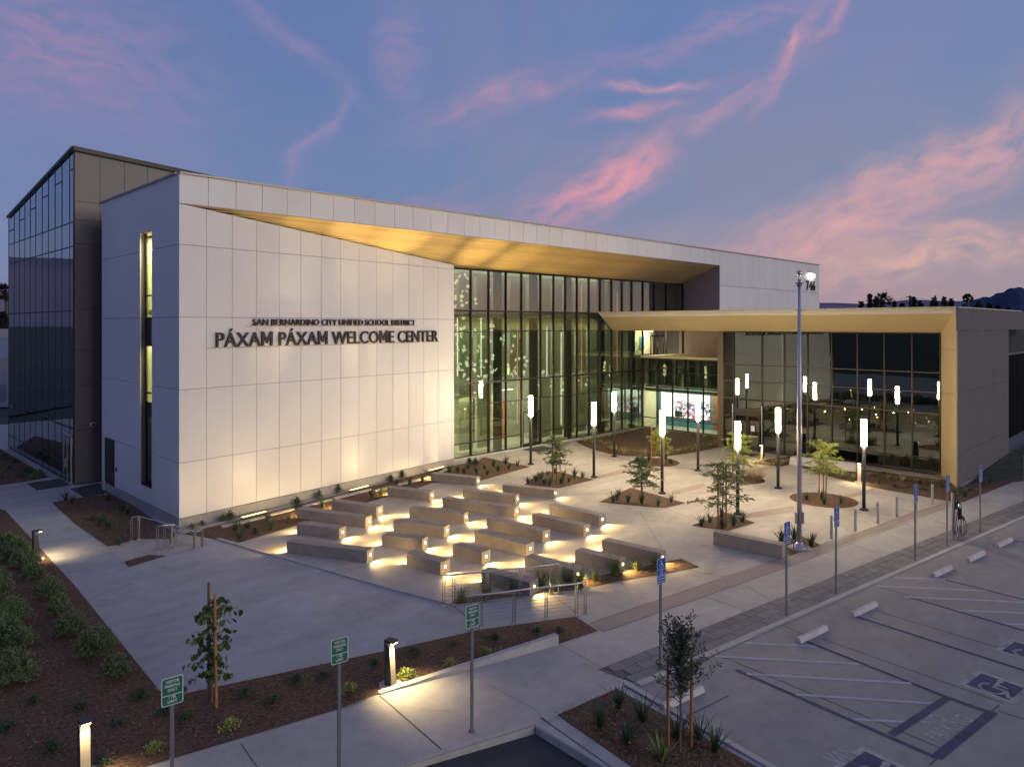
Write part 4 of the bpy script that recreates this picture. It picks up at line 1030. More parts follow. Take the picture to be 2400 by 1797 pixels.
for b, kd, lb in (((1550, 1566), 'blue', 'blue wheelchair parking sign behind the olive tree in the kerb island'),
              ((1845, 1441), 'blue', 'blue wheelchair parking sign beside the end of the long seat wall'),
              ((1961, 1391), 'blue', 'blue wheelchair parking sign in front of the leftmost steel bollard'),
              ((2146.5, 1313), 'blue', 'blue wheelchair parking sign halfway between flagpole and charging station'),
              ((2221.5, 1280), 'evfuel', 'two-plate blue sign just left of the charging station'),
              ((2299, 1248), 'evwc', 'two-plate blue sign just right of the charging station'),
              ((2403, 1206), 'evwc', 'blue sign cut by the right edge of the photograph')): sign_post(G(*b), kd, lb, BS, 2.75)

# ------------------------------------------------------------------ plaza lamps
def lamp_post(label, base, first=None):
    t = thing('lamp_post', label, 'lamp post', (base[0], base[1], 0), 0, 'tall luminous column lamps in the plaza')
    return t
me_base = MB().tube([(0, 0, 0), (0, 0, .05), (0, 0, .09)], [.19, .19, .12], 16).mesh('lamp_base', M['pole'])
me_pole = MB().tube([(0, 0, .05), (0, 0, 2.93)], .078, 14).mesh('lamp_pole', M['pole'], True)
me_lum = MB().tube([(0, 0, 2.93), (0, 0, 2.98), (0, 0, 4.14), (0, 0, 4.19)], [.08, .12, .12, .10], 12).mesh('lamp_diffuser', M['lamp'])
me_cap = MB().tube([(0, 0, 4.192), (0, 0, 4.21)], .09, 14).mesh('lamp_cap', M['pole'])
for b, lb in (((1244, 1087.7), 'lit column lamp in front of the glass entrance door, leftmost of the eight'),
              ((1392, 1118), 'lit column lamp at the right tip of the tree bed near the entrance path'),
              ((1439.7, 1069.8), 'lit column lamp standing at the edge of the large curved bed by the corner'),
              ((1552, 1156), 'lit column lamp beside the diamond shaped bed'),
              ((1636, 1102.5), 'lit column lamp in front of the bright video wall'),
              ((1729, 1205), 'lit column lamp rising behind the two-staked feathery tree'),
              ((1823.6, 1144), 'lit column lamp immediately left of the flagpole'),
              ((2024.7, 1195), 'lit column lamp nearest the wing corner, rightmost of the eight')):
    g = G(*b); t = thing('lamp_post', lb, 'lamp post', (g[0], g[1], 0), random.uniform(0, 1), 'tall luminous column lamps in the plaza')
    ob('base_plate', me_base, None, t); ob('pole', me_pole, None, t); ob('diffuser', me_lum, None, t); ob('cap', me_cap, None, t)
# flagpole
g = G(1873.5, 1284); t = thing('flagpole', 'tall silver flagpole with a ball on top and no flag', 'flagpole', (g[0], g[1], 0))
MB().tube([(0, 0, 0), (0, 0, .03)], .42, 24).build('concrete_collar', M['curb'], t)
MB().tube([(0, 0, .03), (0, 0, .07), (0, 0, .14), (0, 0, .22)], [.32, .29, .15, .11], 20).build('base_flange', M['alu'], t, True)
MB().tube([(0, 0, .1), (0, 0, 5), (0, 0, 10.3)], [.092, .084, .05], 20).build('mast', M['alu'], t, True)
MB().tube([(0, 0, 10.3), (0, 0, 10.42)], .03, 8).build('finial_stem', M['steel'], t)
mb = MB(); mb.tube([(0, 0, 10.52 + .11 * math.cos(R(a))) for a in range(180, -1, -20)], [max(.004, .11 * math.sin(R(a))) for a in range(180, -1, -20)], 14); mb.build('ball', M['gold'], t, True)
MB().box(-.13, .13, -.10, .10, 10.12, 10.16).box(-.16, -.11, -.03, .03, 10.0, 10.14).box(.11, .16, -.03, .03, 10.0, 10.14).build('truck', M['galv'], t)
q = MB(); q.box(-.16, -.09, -.07, .07, .95, 1.38); q.box(.09, .16, -.07, .07, .95, 1.38); o = q.build('cleat_box', M['steel'], t); o.rotation_euler = (0, 0, R(-45))
q = MB(); q.tube([(-.09, -.09, 1.3), (-.07, -.07, 10.1)], .008, 5); q.build('halyard', M['signwhite'], t)
for k, (a, b) in enumerate(((1842, 1289), )):
    g = G(a + 18, b - 1); tt = thing('garden_spigot', 'small blue topped valve post beside the flagpole base', 'valve', (g[0], g[1], 0))
    MB().tube([(0, 0, 0), (0, 0, .26)], .025, 8).build('pipe', M['galv'], tt); MB().box(-.05, .05, -.03, .03, .24, .34).build('valve_head', mat('valve_blue', (.02, .10, .14), .5), tt)
# ------------------------------------------------------------------ steel bollards
mbol = MB().tube([(0, 0, 0), (0, 0, .92), (0, 0, .945)], [.057, .057, .05], 16).mesh('tube', M['steel'], False)
mring = MB().tube([(0, 0, .78), (0, 0, .80)], .0595, 16).mesh('ring', M['galv'])
for (a, b), lb in zip(((1949, 1262), (2004.5, 1244), (2057, 1226), (2102, 1210.4), (2147, 1194), (2185, 1181)),
        ('steel bollard nearest the flagpole, leftmost in its row', 'second steel bollard from the flagpole', 'third steel bollard from the flagpole', 'fourth steel bollard, in front of the round bed lamp',
         'steel bollard hidden behind the tall blue parking sign', 'last steel bollard, at the corner of the wing bed')):
    g = G(a, b); t = thing('steel_bollard', lb, 'bollard', (g[0], g[1], 0), 0, 'steel bollards at the plaza edge')
    ob('tube', mbol, None, t); ob('ring', mring, None, t)
# ------------------------------------------------------------------ bollard lights
def bollard_light(px, py, rz, lb, e=55, hgt=1.08, spread=118):
    g = G(px, py); t = thing('bollard_light', lb, 'bollard light', (g[0], g[1], 0), rz, 'path bollard lights')
    MB().tube([(0, 0, 0), (0, 0, .022)], .27, 24).build('concrete_foot', M['curb'], t)
    # column: opens toward +x, head overhangs
    mb = MB(); mb.add([(-.10, -.10, .02), (.10, -.10, .02), (.10, .10, .02), (-.10, .10, .02), (-.11, -.10, hgt - .06), (.03, -.10, hgt - .12), (.03, .10, hgt - .12), (-.11, .10, hgt - .06)],
                      [(0, 1, 5, 4), (2, 3, 7, 6), (3, 0, 4, 7), (4, 5, 6, 7)]); mb.build('column', M['bollard'], t)
    mb = MB(); mb.slab([(.101, -.085, .03), (.101, .085, .03), (.031, .085, hgt - .13), (.031, -.085, hgt - .13)], (.006, 0, 0)); mb.build('lit_face', M['bollface'], t)
    mb = MB(); mb.add([(-.115, -.10, hgt - .07), (.17, -.10, hgt - .045), (.17, .10, hgt - .045), (-.115, .10, hgt - .07), (-.115, -.10, hgt), (.17, -.10, hgt - .0), (.17, .10, hgt - .0), (-.115, .10, hgt)],
                      [(3, 2, 1, 0), (4, 5, 6, 7), (0, 1, 5, 4), (1, 2, 6, 5), (2, 3, 7, 6), (3, 0, 4, 7)]); mb.build('head', M['bollard'], t)
    mb = MB(); mb.box(.06, .15, -.075, .075, hgt - .068, hgt - .056); mb.build('lens', M['lampsoft'], t)
    ld = bpy.data.lights.new('bollard_lamp', 'SPOT'); ld.energy = e * 2.3; ld.color = (1, .75, .38); ld.spot_size = R(spread); ld.spot_blend = .9; ld.shadow_soft_size = .04
    lo = bpy.data.objects.new('bollard_lamp', ld); COL.objects.link(lo); lo.parent = t; lo.location = (.10, 0, hgt - .09); lo.rotation_euler = (0, R(-26), 0)
    return t
bollard_light(198, 1815, math.atan2(-1, .1) - .15, 'lit bollard light cut by the bottom edge at left', 55)
bollard_light(915, 1604, math.atan2(-1, .25), 'lit bollard light between two green visitor signs', 95)
bollard_light(85, 1312, .12, 'bollard light lighting the walkway at far left', 60)
bollard_light(2014, 1130, math.atan2(-.3, -1), 'bollard light in the wing bed beside the concrete seat', 60)
bollard_light(1787, 1082, math.atan2(.3, -1), 'bollard light beside the wing entrance doors', 70)

# ------------------------------------------------------------------ light benches
BEN = [  # A (back bottom corner), B (near bottom corner), label
    ((1009.6, 1127.6), (1115.6, 1139), 'concrete bench farthest back, touching the large shrub bed', 1),
    ((908, 1162.6), (1006.9, 1174.2), 'concrete bench second from the back along the planted kerb', 1),
    ((777.5, 1195), (882.5, 1211.5), 'concrete bench third from the back along the planted kerb', 1),
    ((695, 1215), (856.7, 1237.5), 'long concrete bench right behind the leftmost short one', 1),
    ((696, 1251.5), (795, 1264.5), 'short concrete bench at the left, between two long ones', 1),
    ((672, 1296), (859.8, 1320), 'long concrete bench nearest the driveway at the left', 1),
    ((1085, 1169), (1208, 1183), 'concrete bench just behind the longest one, left of the lamp bed', 1),
    ((1036.4, 1188.7), (1205.9, 1213), 'longest concrete bench in the rear middle', 1),
    ((959.4, 1212.8), (1087.2, 1227.8), 'concrete bench in the middle, second row from the planted kerb', 1),
    ((1177.6, 1156), (1297.5, 1169), 'concrete bench touching the feathery tree bed', 1),
    ((921.4, 1244), (1041.3, 1260), 'concrete bench in the very middle of the left half', 1),
    ((895, 1279.8), (989.7, 1290.6), 'short concrete bench in front of the very middle one', 1),
    ((952.8, 1323.6), (1032.3, 1347.8), 'concrete bench closest to the left end of the handrail', 1),
    ((1061, 1303.6), (1129.2, 1322.9), 'shortest concrete bench, behind the left end of the handrail', 1),
    ((1111.5, 1271), (1233.3, 1303.6), 'concrete bench in the centre, its end above the handrail', 1),
    ((1141, 1238.3), (1271.8, 1272), 'long concrete bench right of centre', 1),
    ((1246.8, 1228.5), (1367.7, 1257.9), 'concrete bench second from the right in the rear rows', 1),
    ((1286.4, 1204.7), (1404, 1232.3), 'concrete bench at the right end of the rear rows', 1),
    ((1347.8, 1318), (1451.6, 1342.4), 'concrete bench with tall grass at its end, left of the blue sign', 1),
    ((1411, 1292.7), (1545, 1325), 'concrete bench ending behind the blue sign near the olive tree', 1),
    ((1230, 1333), (1344, 1366), 'concrete bench ending in grass at the right end of the handrail', 1),
    ((1128.4, 1367), (1241.8, 1397), 'concrete bench seen through the handrail cables', 1),
]
def bench(A, B, lb, lit, hb=.44, w=.46, grp='concrete bench blocks with step lights'):
    a = Vector(G(*A)); b = Vector(G(*B)); d = (b - a); Ln = d.length; d.normalize(); ang = math.atan2(d.y, d.x)
    t = thing('concrete_bench', lb, 'bench', (a.x, a.y, 0), ang, grp)
    mb = MB(); cz = .012
    # body with small chamfer, local x along the bench, y toward its back side
    prof = [(0, 0), (0, hb - cz), (cz, hb), (w - cz, hb), (w, hb - cz), (w, 0)]
    vs = [(0, y, z) for y, z in prof] + [(Ln, y, z) for y, z in prof]; n = 6
    fs = [tuple(range(n)), tuple(range(2 * n - 1, n - 1, -1))] + [((i + 1) % n, i, i + n, (i + 1) % n + n) for i in range(n)]
    mb.add(vs, fs).build('block', M['benchm'], t)
    if lit:
        for end, sx in ((Ln, 1), (0, -1)):
            if end == Ln:
                boxpart('lamp_recess', M['bollard'], t, (end + .002 * sx, w / 2, .245), (.012, .11, .11))
                mb = MB(); pts = [(.0, .048), (.045, .012), (.028, -.045), (-.028, -.045), (-.045, .012)]
                mb.add([(end + .009, w / 2 + p[0], .25 + p[1]) for p in pts] + [(end + .016, w / 2 + p[0], .25 + p[1]) for p in pts], [(0, 1, 2, 3, 4), (9, 8, 7, 6, 5)] + [((i + 1) % 5, i, i + 5, (i + 1) % 5 + 5) for i in range(5)])
                mb.build('lamp_lens', M['lampbench'], t)
            else:
                boxpart('lamp_lens', M['lampbench'], t, (-.004, w / 2, .25), (.01, .07, .06))
            ld = bpy.data.lights.new('step_lamp', 'SPOT'); ld.energy = random.uniform(95, 130) if sx > 0 else random.uniform(75, 110); ld.color = (1, .68, .24); ld.spot_size = R(128); ld.spot_blend = .7; ld.shadow_soft_size = .03
            lo = bpy.data.objects.new('step_lamp', ld); COL.objects.link(lo); lo.parent = t
            lo.location = (end + .04 * sx, w / 2, .25); lo.rotation_euler = (0, R(-66 * sx), 0)
    return t
for A, B, lb, lit in BEN: bench(A, B, lb, lit)
bench((1671.6, 1276), (1833, 1309.5), 'long unlit concrete seat wall beside the flagpole bed', 0, .50, .46, None)
# low pale concrete seat by the wing
t = thing('stone_bench', 'pale low concrete seat with slanted ends in front of the wing glass', 'bench')
a, b = Vector(G(1849, 1088)), Vector(G(2008, 1106)); d = (b - a).normalized(); n = Vector((-d.y, d.x)) * .62
if n.dot(Vector((fx, fy))) < 0: n = -n
mb = MB(); P4 = [a, b, b + n, a + n]; z = .46
top = [a.lerp(b, .02) + n * .12, a.lerp(b, .985) + n * .12, a.lerp(b, .985) + n * .95, a.lerp(b, .02) + n * .95]
ar = (P4[1] - P4[0]).x * (P4[2] - P4[1]).y - (P4[1] - P4[0]).y * (P4[2] - P4[1]).x
if ar < 0: P4 = P4[::-1]; top = top[::-1]
mb.add([(*p, 0) for p in P4] + [(*p, z) for p in top], [(3, 2, 1, 0), (4, 5, 6, 7), (0, 1, 5, 4), (1, 2, 6, 5), (2, 3, 7, 6), (3, 0, 4, 7)]); mb.build('block', M['stop'], t)

# linear wall washers in the long bed
for (p, q), lb in ((((566, 1218.5), (624, 1204)), 'glowing linear floodlight in the bed near the building corner'), (((820, 1154), (863, 1143)), 'glowing linear floodlight halfway along the white wall bed'), (((1005, 1107), (1040, 1098)), 'glowing linear floodlight nearest the glass hall')):
    a, b = Vector(G(*p)), Vector(G(*q)); L_ = (b - a).length; ang = math.atan2((b - a).y, (b - a).x)
    t = thing('linear_floodlight', lb, 'floodlight', (a.x, a.y, 0), ang, 'linear floodlights in the bed')
    MB().box(0, L_, -.06, .06, .03, .11).build('housing', M['bollard'], t); MB().box(.02, L_ - .02, -.045, .045, .111, .125).build('lens', M['strip'], t)
    ld = bpy.data.lights.new('wash_lamp', 'SPOT'); ld.energy = 140 if a.x < 25 else 60; ld.color = (1, .76, .38); ld.spot_size = R(84); ld.spot_blend = 1.0; ld.shadow_soft_size = .25
    lo = bpy.data.objects.new('wash_lamp', ld); COL.objects.link(lo); lo.parent = t; lo.location = (L_ / 2, -.15, .30); lo.rotation_euler = (R(180 - 4), 0, 0)
    for tx_, ty_, iw in {14: ((15.8, 31.45, 200), (18.0, 31.6, 480)), 20: ((20.6, 31.7, 800), (23.4, 31.9, 1100)), 26: ((26.2, 32.0, 380), (29.6, 32.1, 800), (33.2, 32.5, 600), (37.2, 32.7, 280))}[int(a.x + .1)]:
        ld = bpy.data.lights.new('soffit_beam', 'SPOT'); ld.energy = iw * 12.57; ld.color = (1, .76, .36); ld.spot_size = R(17.5); ld.spot_blend = 1.0; ld.shadow_soft_size = .12
        lo = bpy.data.objects.new('soffit_beam', ld); COL.objects.link(lo); lo.parent = t; lo.location = (L_ / 2, -.3, .34)
        dv = Vector((tx_, ty_, 13.1)) - Vector(((a.x + b.x) / 2, (a.y + b.y) / 2 - .3, .34)); dv.rotate(Matrix.Rotation(-ang, 3, 'Z')); lo.rotation_euler = (-dv).to_track_quat('Z', 'Y').to_euler()
# interior lamps of the lit rooms
def area(nm, loc, sx, sy, e, col, rot=(0, 0, 0), spread=180):
    ld = bpy.data.lights.new(nm, 'AREA'); ld.shape = 'RECTANGLE'; ld.size = sx; ld.size_y = sy; ld.energy = e; ld.color = col; ld.spread = R(spread)
    lo = bpy.data.objects.new(nm, ld); COL.objects.link(lo); lo.location = loc; lo.rotation_euler = rot; return lo
area('hall_ceiling_lamp', (38, 36.6, 12.1), 18, 2.5, 420, (1, .97, .80))
area('hall_mid_lamp', (39, 37.0, 8.8), 19, 1.5, 900, (1, .97, .78))
area('hall_low_lamp', (41.5, 37.3, 4.6), 10, 1.2, 260, (1, .97, .78))
area('seating_lamp', (30.6, 36.8, 3.8), 3.6, 2.4, 300, (1, .95, .68))
area('door_lamp', (36.4, 36.9, 3.9), 2.0, 2.4, 110, (1, .95, .68))
area('lobby_lamp', (51.2, 31.0, 3.55), 1.6, 6, 330, (1, .95, .75))
area('balcony_room_lamp', (52, YG + .8, 8.0), 2.5, 1.0, 260, (1, .95, .65))
area('slot_lamp', (13.2, 35.2, 12.6), 2.0, .8, 700, (1, .93, .62)); area('slot_lamp', (13.2, 35.2, 8.95), 2.0, .8, 500, (1, .93, .62))

# ------------------------------------------------------------------ handrails
def rail(posts, lb, z_h=.92, cables=7, ends=True, name='handrail', post_w=.11, tops=None):
    """posts: list of ground points"""
    t = thing(name, lb, 'handrail')
    P = [Vector((*p, 0)) for p in posts]; T = tops or [z_h] * len(P)
    for p, zt in zip(P, T):
        i = P.index(p); d = (P[min(i + 1, len(P) - 1)] - P[max(i - 1, 0)]).normalized(); n = Vector((-d.y, d.x, 0))
        o = MB()
        for s in (-.035, .035): o.slab([tuple(p + d * s - n * .03 - d * .006), tuple(p + d * s - n * .03 + d * .006), tuple(p + d * s + n * .03 + d * .006), tuple(p + d * s + n * .03 - d * .006)], (0, 0, zt - .02))
        o.build('post', M['galv'], t)
        boxpart('foot_plate', M['steel'], t, (p.x, p.y, .012), (.16, .1, .02))
    o = MB().tube([tuple(p + Vector((0, 0, zt + .01))) for p, zt in zip(P, T)], .024, 10); o.build('top_rail', M['steel'], t, True)
    for k in range(cables):
        f = (k + 1) / (cables + 1)
        MB().tube([tuple(p + Vector((0, 0, .08 + (zt - .1) * f))) for p, zt in zip(P, T)], .0045, 5).build('cable', M['galv'], t)
    return t
rail([G(1040, 1420), G(1063, 1418), G(1142, 1409), G(1220, 1400), G(1291, 1392), G(1311, 1389)], 'rear stainless handrail with cables between benches and ramp')
rail([G(1101, 1474), G(1127, 1471), G(1205, 1460), G(1280, 1450), G(1351, 1441), G(1372, 1437)], 'front stainless handrail with cables behind the green visitor sign')
rail([G(308, 1268), G(325, 1264), G(402, 1276), G(456, 1288), G(474, 1283)], 'cable handrail at the left steps, the one nearer the building', tops=[.92, .92, .78, .66, .66])
rail([G(369, 1291), G(385, 1288), G(411, 1284)], 'short cable handrail at the left steps, the one nearer the driveway', tops=[.92, .92, .90])

# ------------------------------------------------------------------ wheel stops
def wheel_stop(p, q, lb):
    a, b = Vector(G(*p)), Vector(G(*q)); L_ = 1.38; c = (a + b) / 2
    t = thing('wheel_stop', lb, 'wheel stop', (c.x, c.y, 0), curb_ang, 'concrete wheel stops in the parking lot')
    w, h = .15, .125; prof = [(-.085, 0), (-.07, .06), (-.045, h), (.045, h), (.07, .06), (.085, 0)]
    n = 6; vs = [(-L_ / 2, y, z) for y, z in prof] + [(L_ / 2, y, z) for y, z in prof]
    MB().add([(x, y, z + .006) for x, y, z in vs], [tuple(range(n)), tuple(range(2 * n - 1, n - 1, -1))] + [((i + 1) % n, i, i + n, (i + 1) % n + n) for i in range(n)]).build('block', M['stop'], t)
    for s in (-.4, .4):
        MB().tube([(s, 0, h + .004), (s, 0, h + .012)], .022, 8).build('anchor_pin', M['galv'], t)
for c, lb in (((2354, 1274), 'farthest concrete wheel stop, at the right edge of the lot'), ((2287, 1307), 'second farthest concrete wheel stop'), ((2207.7, 1342), 'third concrete wheel stop, beside the upper striped aisle'),
              ((2025, 1431), 'fourth concrete wheel stop, below the blue sign row'), ((1903.8, 1490), 'fifth concrete wheel stop, beside the lower striped aisle'), ((1600, 1640), 'nearest concrete wheel stop, half hidden by the olive tree')):
    wheel_stop(c, c, lb)

# ------------------------------------------------------------------ EV charger
g = G(2237, 1262); t = thing('charging_station', 'grey charging station post with two black cables looped beside the kerb', 'charger', (g[0], g[1], 0), curb_ang)
MB().tube([(-.16, .0, 0), (-.16, 0, 1.85), (-.15, 0, 1.9)], [.055, .055, .05], 12).build('post', M['steel'], t)
mb = MB(); mb.add([(-.10, -.06, 0), (.16, -.06, 0), (.16, .08, 0), (-.10, .08, 0), (-.08, -.05, 1.2), (.06, -.05, 1.2), (.06, .06, 1.2), (-.08, .06, 1.2)], [(3, 2, 1, 0), (4, 5, 6, 7), (0, 1, 5, 4), (1, 2, 6, 5), (2, 3, 7, 6), (3, 0, 4, 7)]); mb.build('pedestal', M['stop'], t)
MB().box(-.08, .22, -.10, .07, 1.2, 1.5).build('charger_head', M['rubber'], t)
boxpart('status_light', emis('status_white', (.8, .95, 1), 3), t, (.13, -.104, 1.33), (.05, .008, .10))
boxpart('holster', M['rubber'], t, (.17, -.13, 1.0), (.07, .09, .45))
def loop(cx, wx, z0, zb, y):
    return [(cx + wx * math.sin(R(a)), y, (z0 + zb) / 2 - (zb - z0) / 2 * -math.cos(R(a))) for a in range(0, 361, 20)]
def teardrop(top, low, w, y):
    pts = []
    for k in range(21):
        a = math.pi * 2 * k / 20; f = (1 - math.cos(a)) / 2
        pts.append((top[0] + (low[0] - top[0]) * f + w * math.sin(a) * (.35 + .65 * f), y - .02 * math.sin(a), top[1] + (low[1] - top[1]) * f))
    return pts
for i, (tp, lw, w) in enumerate((((-.16, 1.8), (-.22, .22), .22), ((.16, 1.45), (-.1, .10), .30), ((.2, .95), (.32, .08), .22), ((.28, .9), (.45, .12), .30))):
    MB().tube(teardrop(tp, lw, w, -.13 - .02 * i), .014, 6).build('cable', M['rubber'], t, True)
MB().tube([(.17, -.16, .92), (.26, -.2, .86), (.36, -.2, .72)], [.03, .035, .02], 8).build('connector', M['rubber'], t)

# ------------------------------------------------------------------ parking markings
def line(p, q, w, m, name='parking_line', z=.008):
    return sheet(name, strip_pts(G(*p), G(*q), w), z, m)
def cv(x, y): return (1600 + x * .3617, 1250 + y * .3617)
for p, q in (((405, 708), (860, 732)), ((212, 795), (1140, 845)), ((415, 910), (1480, 970)), ((735, 1043), (1635, 1102)), ((1105, 1203), (1460, 1222)),
             ((1370, 285), (1700, 298)), ((1245, 340), (1975, 372)), ((1440, 410), (2250, 447)), ((1760, 497), (2300, 519)), ((2090, 585), (2300, 592))):
    line(cv(*p), cv(*q), .10, M['paintw'], 'hatch_line')
for p, q, w in (((345, 883), (1640, 1450), .12), ((780, 690), (1715, 1062), .12), ((1100, 530), (2300, 915), .12), ((1700, 300), (2300, 450), .10), ((1440, 405), (2300, 655), .11),
             ((1350, 1305), (1720, 1060), .17), ((1720, 1065), (2005, 1165), .14), ((2010, 1155), (1645, 1450), .20), ((2105, 40), (2300, 70), .10)):
    line(cv(*p), cv(*q), w, M['paintb'], 'blue_line', .0092)
for p, q in (((240, 790), (1700, 1400)), ((900, 680), (2080, 1100)), ((640, 590), (860, 690)), ((1250, 500), (2150, 770)), ((300, 1050), (-100, 1250)), ((1240, 340), (1500, 410)), ((2050, 1110), (1600, 1500)), ((2050, 1150), (2300, 1230))):
    line(cv(*p), cv(*q), .035, M['joint'], 'expansion_joint', .0066)
def paint_text(s, p, q, cap, m=M['painto']):
    """baseline from pixel p to q on the ground"""
    a, b = Vector(G(*p)), Vector(G(*q)); u = (b - a); w = u.length; u.normalize(); up = Vector((-u.y, u.x)); c = (a + b) / 2
    o = put_text('painted_word', s, m, None, (c.x, c.y, 0), (u.x, u.y, 0), (up.x, up.y, 0), w, cap, offset=.015, lift=.0095); o['kind'] = 'structure'; return o
paint_text('NO', cv(1632, 1258), cv(1722, 1203), .32); paint_text('PARKING', cv(1662, 1352), cv(1888, 1213), .34)
paint_text('VAN', cv(1010, 1512), cv(1165, 1440), .40); paint_text('VAN', cv(2070, 735), cv(2160, 705), .34)
def isa(c, size):
    p = Vector(G(*c)); up = Vector((ud.y, -ud.x)) * -1; u = ud
    def q(a, b): v = p + u * a + up * b; return (v.x, v.y)
    s = size / 2
    for x0, x1, y0, y1 in ((-s, -s * .35, -s, -s + .12), (s * .35, s, -s, -s + .12), (-s, -s * .35, s - .12, s), (s * .35, s, s - .12, s), (-s, -s + .12, -s + .125, s - .125), (s - .12, s, -s + .125, s - .125)):
        sheet('painted_border', [q(x0, y0), q(x1, y0), q(x1, y1), q(x0, y1)], .0088, M['painto'])
    k = s - .125; sheet('painted_square', [q(-k, -k), q(k, -k), q(k, k), q(-k, k)], .0088, M['paintb'])
    o = ob('painted_wheelchair', WC['painto'], None, None); u3 = Vector((-up.x, -up.y, 0)); up3 = Vector((u.x, u.y, 0)); 
    O = Vector((p.x, p.y, 0)) - u3 * .42 * size * .8 - up3 * .5 * size * .8
    q_ = .8 * size; o.matrix_local = Matrix(((u3.x * q_, up3.x * q_, 0, O.x), (u3.y * q_, up3.y * q_, 0, O.y), (0, 0, .06, .0112), (0, 0, 0, 1))); o['kind'] = 'structure'
isa(cv(2025, 990), 1.15); isa(cv(1260, 1545), 1.2); isa(cv(2240, 770), 1.15)
# ------------------------------------------------------------------ plants
def blade(mb, x, y, h, lean, az, w, curl=.5, seg=4, mi=0, z=0):
    """one strap leaf: a folded tapering strip"""
    c, s = math.cos(az), math.sin(az); px_, py_ = -s, c; vs = []
    for i in range(seg + 1):
        f = i / seg; r = lean * h * (f ** (1 + curl)); zz = z + h * (f - .38 * lean * f * f * (1 if lean > .5 else .4))
        ww = w * (1 - f) ** .6 * (.6 + .8 * f if f < .5 else 1) + .0012
        X, Y = x + c * r, y + s * r
        vs += [(X + px_ * ww, Y + py_ * ww, zz), (X, Y, zz - ww * .35), (X - px_ * ww, Y - py_ * ww, zz)]
    fs = []
    for i in range(seg):
        a = 3 * i; fs += [(a, a + 1, a + 4, a + 3), (a + 1, a + 2, a + 5, a + 4)]
    mb.add(vs, fs, mi)
def clump_mesh(nm, seed, n, h, spread, w, m, rad=.06, lean=(.15, .9), curl=.6, mats=None, mix=0):
    rd = random.Random(seed); mb = MB()
    for k in range(n):
        a = rd.uniform(0, 6.283); r = rad * math.sqrt(rd.random()); le = rd.uniform(*lean) * spread
        blade(mb, r * math.cos(a), r * math.sin(a), h * rd.uniform(.6, 1.1), le, a + rd.uniform(-.5, .5), w * rd.uniform(.7, 1.2), curl, mi=1 if rd.random() < mix else 0)
    return mb.mesh(nm, mats or [m])
def leafquad(mb, p, d, l, w, rd, mi=0):
    d = Vector(d).normalized(); up = Vector((rd.uniform(-1, 1), rd.uniform(-1, 1), rd.uniform(.2, 1))); s = d.cross(up)
    if s.length < .01: s = Vector((1, 0, 0))
    s.normalize(); p = Vector(p); q = p + d * l; m_ = p + d * l * .5; nn = s.cross(d) * w * .25
    mb.add([p, m_ + s * w + nn, q, m_ - s * w + nn], [(0, 1, 2, 3)], mi)
def shrub_mesh(nm, seed, R_, h, n, m, ll=.10, lw=.014):
    """mound of upright feathery twigs"""
    rd = random.Random(seed); mb = MB()
    for k in range(n):
        a = rd.uniform(0, 6.283); r = R_ * math.sqrt(rd.random()); x, y = r * math.cos(a), r * math.sin(a)
        hh = h * math.sqrt(max(.05, 1 - (r / R_) ** 2)) * rd.uniform(.65, 1.12)
        ox, oy = x * .35, y * .35
        tip = Vector((x, y, hh)); b = Vector((ox, oy, 0)); nst = 7
        for i in range(2, nst + 1):
            f = i / nst; p = b.lerp(tip, f) + Vector((0, 0, .05 * math.sin(f * 3)))
            for j in range(3):
                aa = rd.uniform(0, 6.283); leafquad(mb, p, (math.cos(aa) * .7, math.sin(aa) * .7, .8), ll * rd.uniform(.6, 1.1), lw, rd)
    return mb.mesh(nm, [m])
def bush_mesh(nm, seed, R_, h, n, mats, ll=.05, lw=.018, flow=0):
    rd = random.Random(seed); mb = MB()
    for k in range(n):
        a = rd.uniform(0, 6.283); e = rd.uniform(0, 1.5); r = R_ * rd.uniform(.3, 1)
        p = (r * math.cos(a) * math.cos(e), r * math.sin(a) * math.cos(e), .03 + h * math.sin(e) * rd.uniform(.4, 1))
        mb.add([(0, 0, 0), (p[0] + .004, p[1], p[2]), (p[0], p[1] + .004, p[2])], [(0, 1, 2)])
        leafquad(mb, p, (rd.uniform(-1, 1), rd.uniform(-1, 1), rd.uniform(-.2, 1)), ll * rd.uniform(.6, 1.2), lw, rd)
    for k in range(flow):
        a = rd.uniform(0, 6.283); r = R_ * rd.uniform(.2, .9); c = Vector((r * math.cos(a), r * math.sin(a), h * rd.uniform(.6, 1.05))); mb.add([(0, 0, 0), c + Vector((.003, 0, 0)), c], [(0, 1, 2)])
        for j in range(6):
            an = j * 1.047; leafquad(mb, c, (math.cos(an), math.sin(an), .5), .045, .02, rd, 1)
    return mb.mesh(nm, mats)
STRAP = [clump_mesh('strap_plant', 10 + i, 46, .50, 1.0, .013, M['leafd']) for i in range(4)]
STRIPE = [clump_mesh('striped_plant', 30 + i, 42, .55, 1.5, .014, M['leafv'], lean=(.3, 1.1), mats=[M['leafv'], M['grass']], mix=.25) for i in range(4)]
YUC = [clump_mesh('yucca', 50 + i, 44, .62, 1.1, .017, M['leafd'], rad=.05, lean=(.1, 1.0), curl=.2) for i in range(4)]
YUCY = clump_mesh('yucca_yellow', 59, 46, .64, 1.0, .019, M['leafy'], rad=.05, lean=(.1, .9), curl=.2, mats=[M['leafy'], M['leafd']], mix=.3)
MUH = [clump_mesh('fine_grass', 70 + i, 200, .62, 1.35, .0035, M['grass'], rad=.10, lean=(.1, 1.0), mats=[M['grass'], M['leafy']], mix=.2) for i in range(3)]
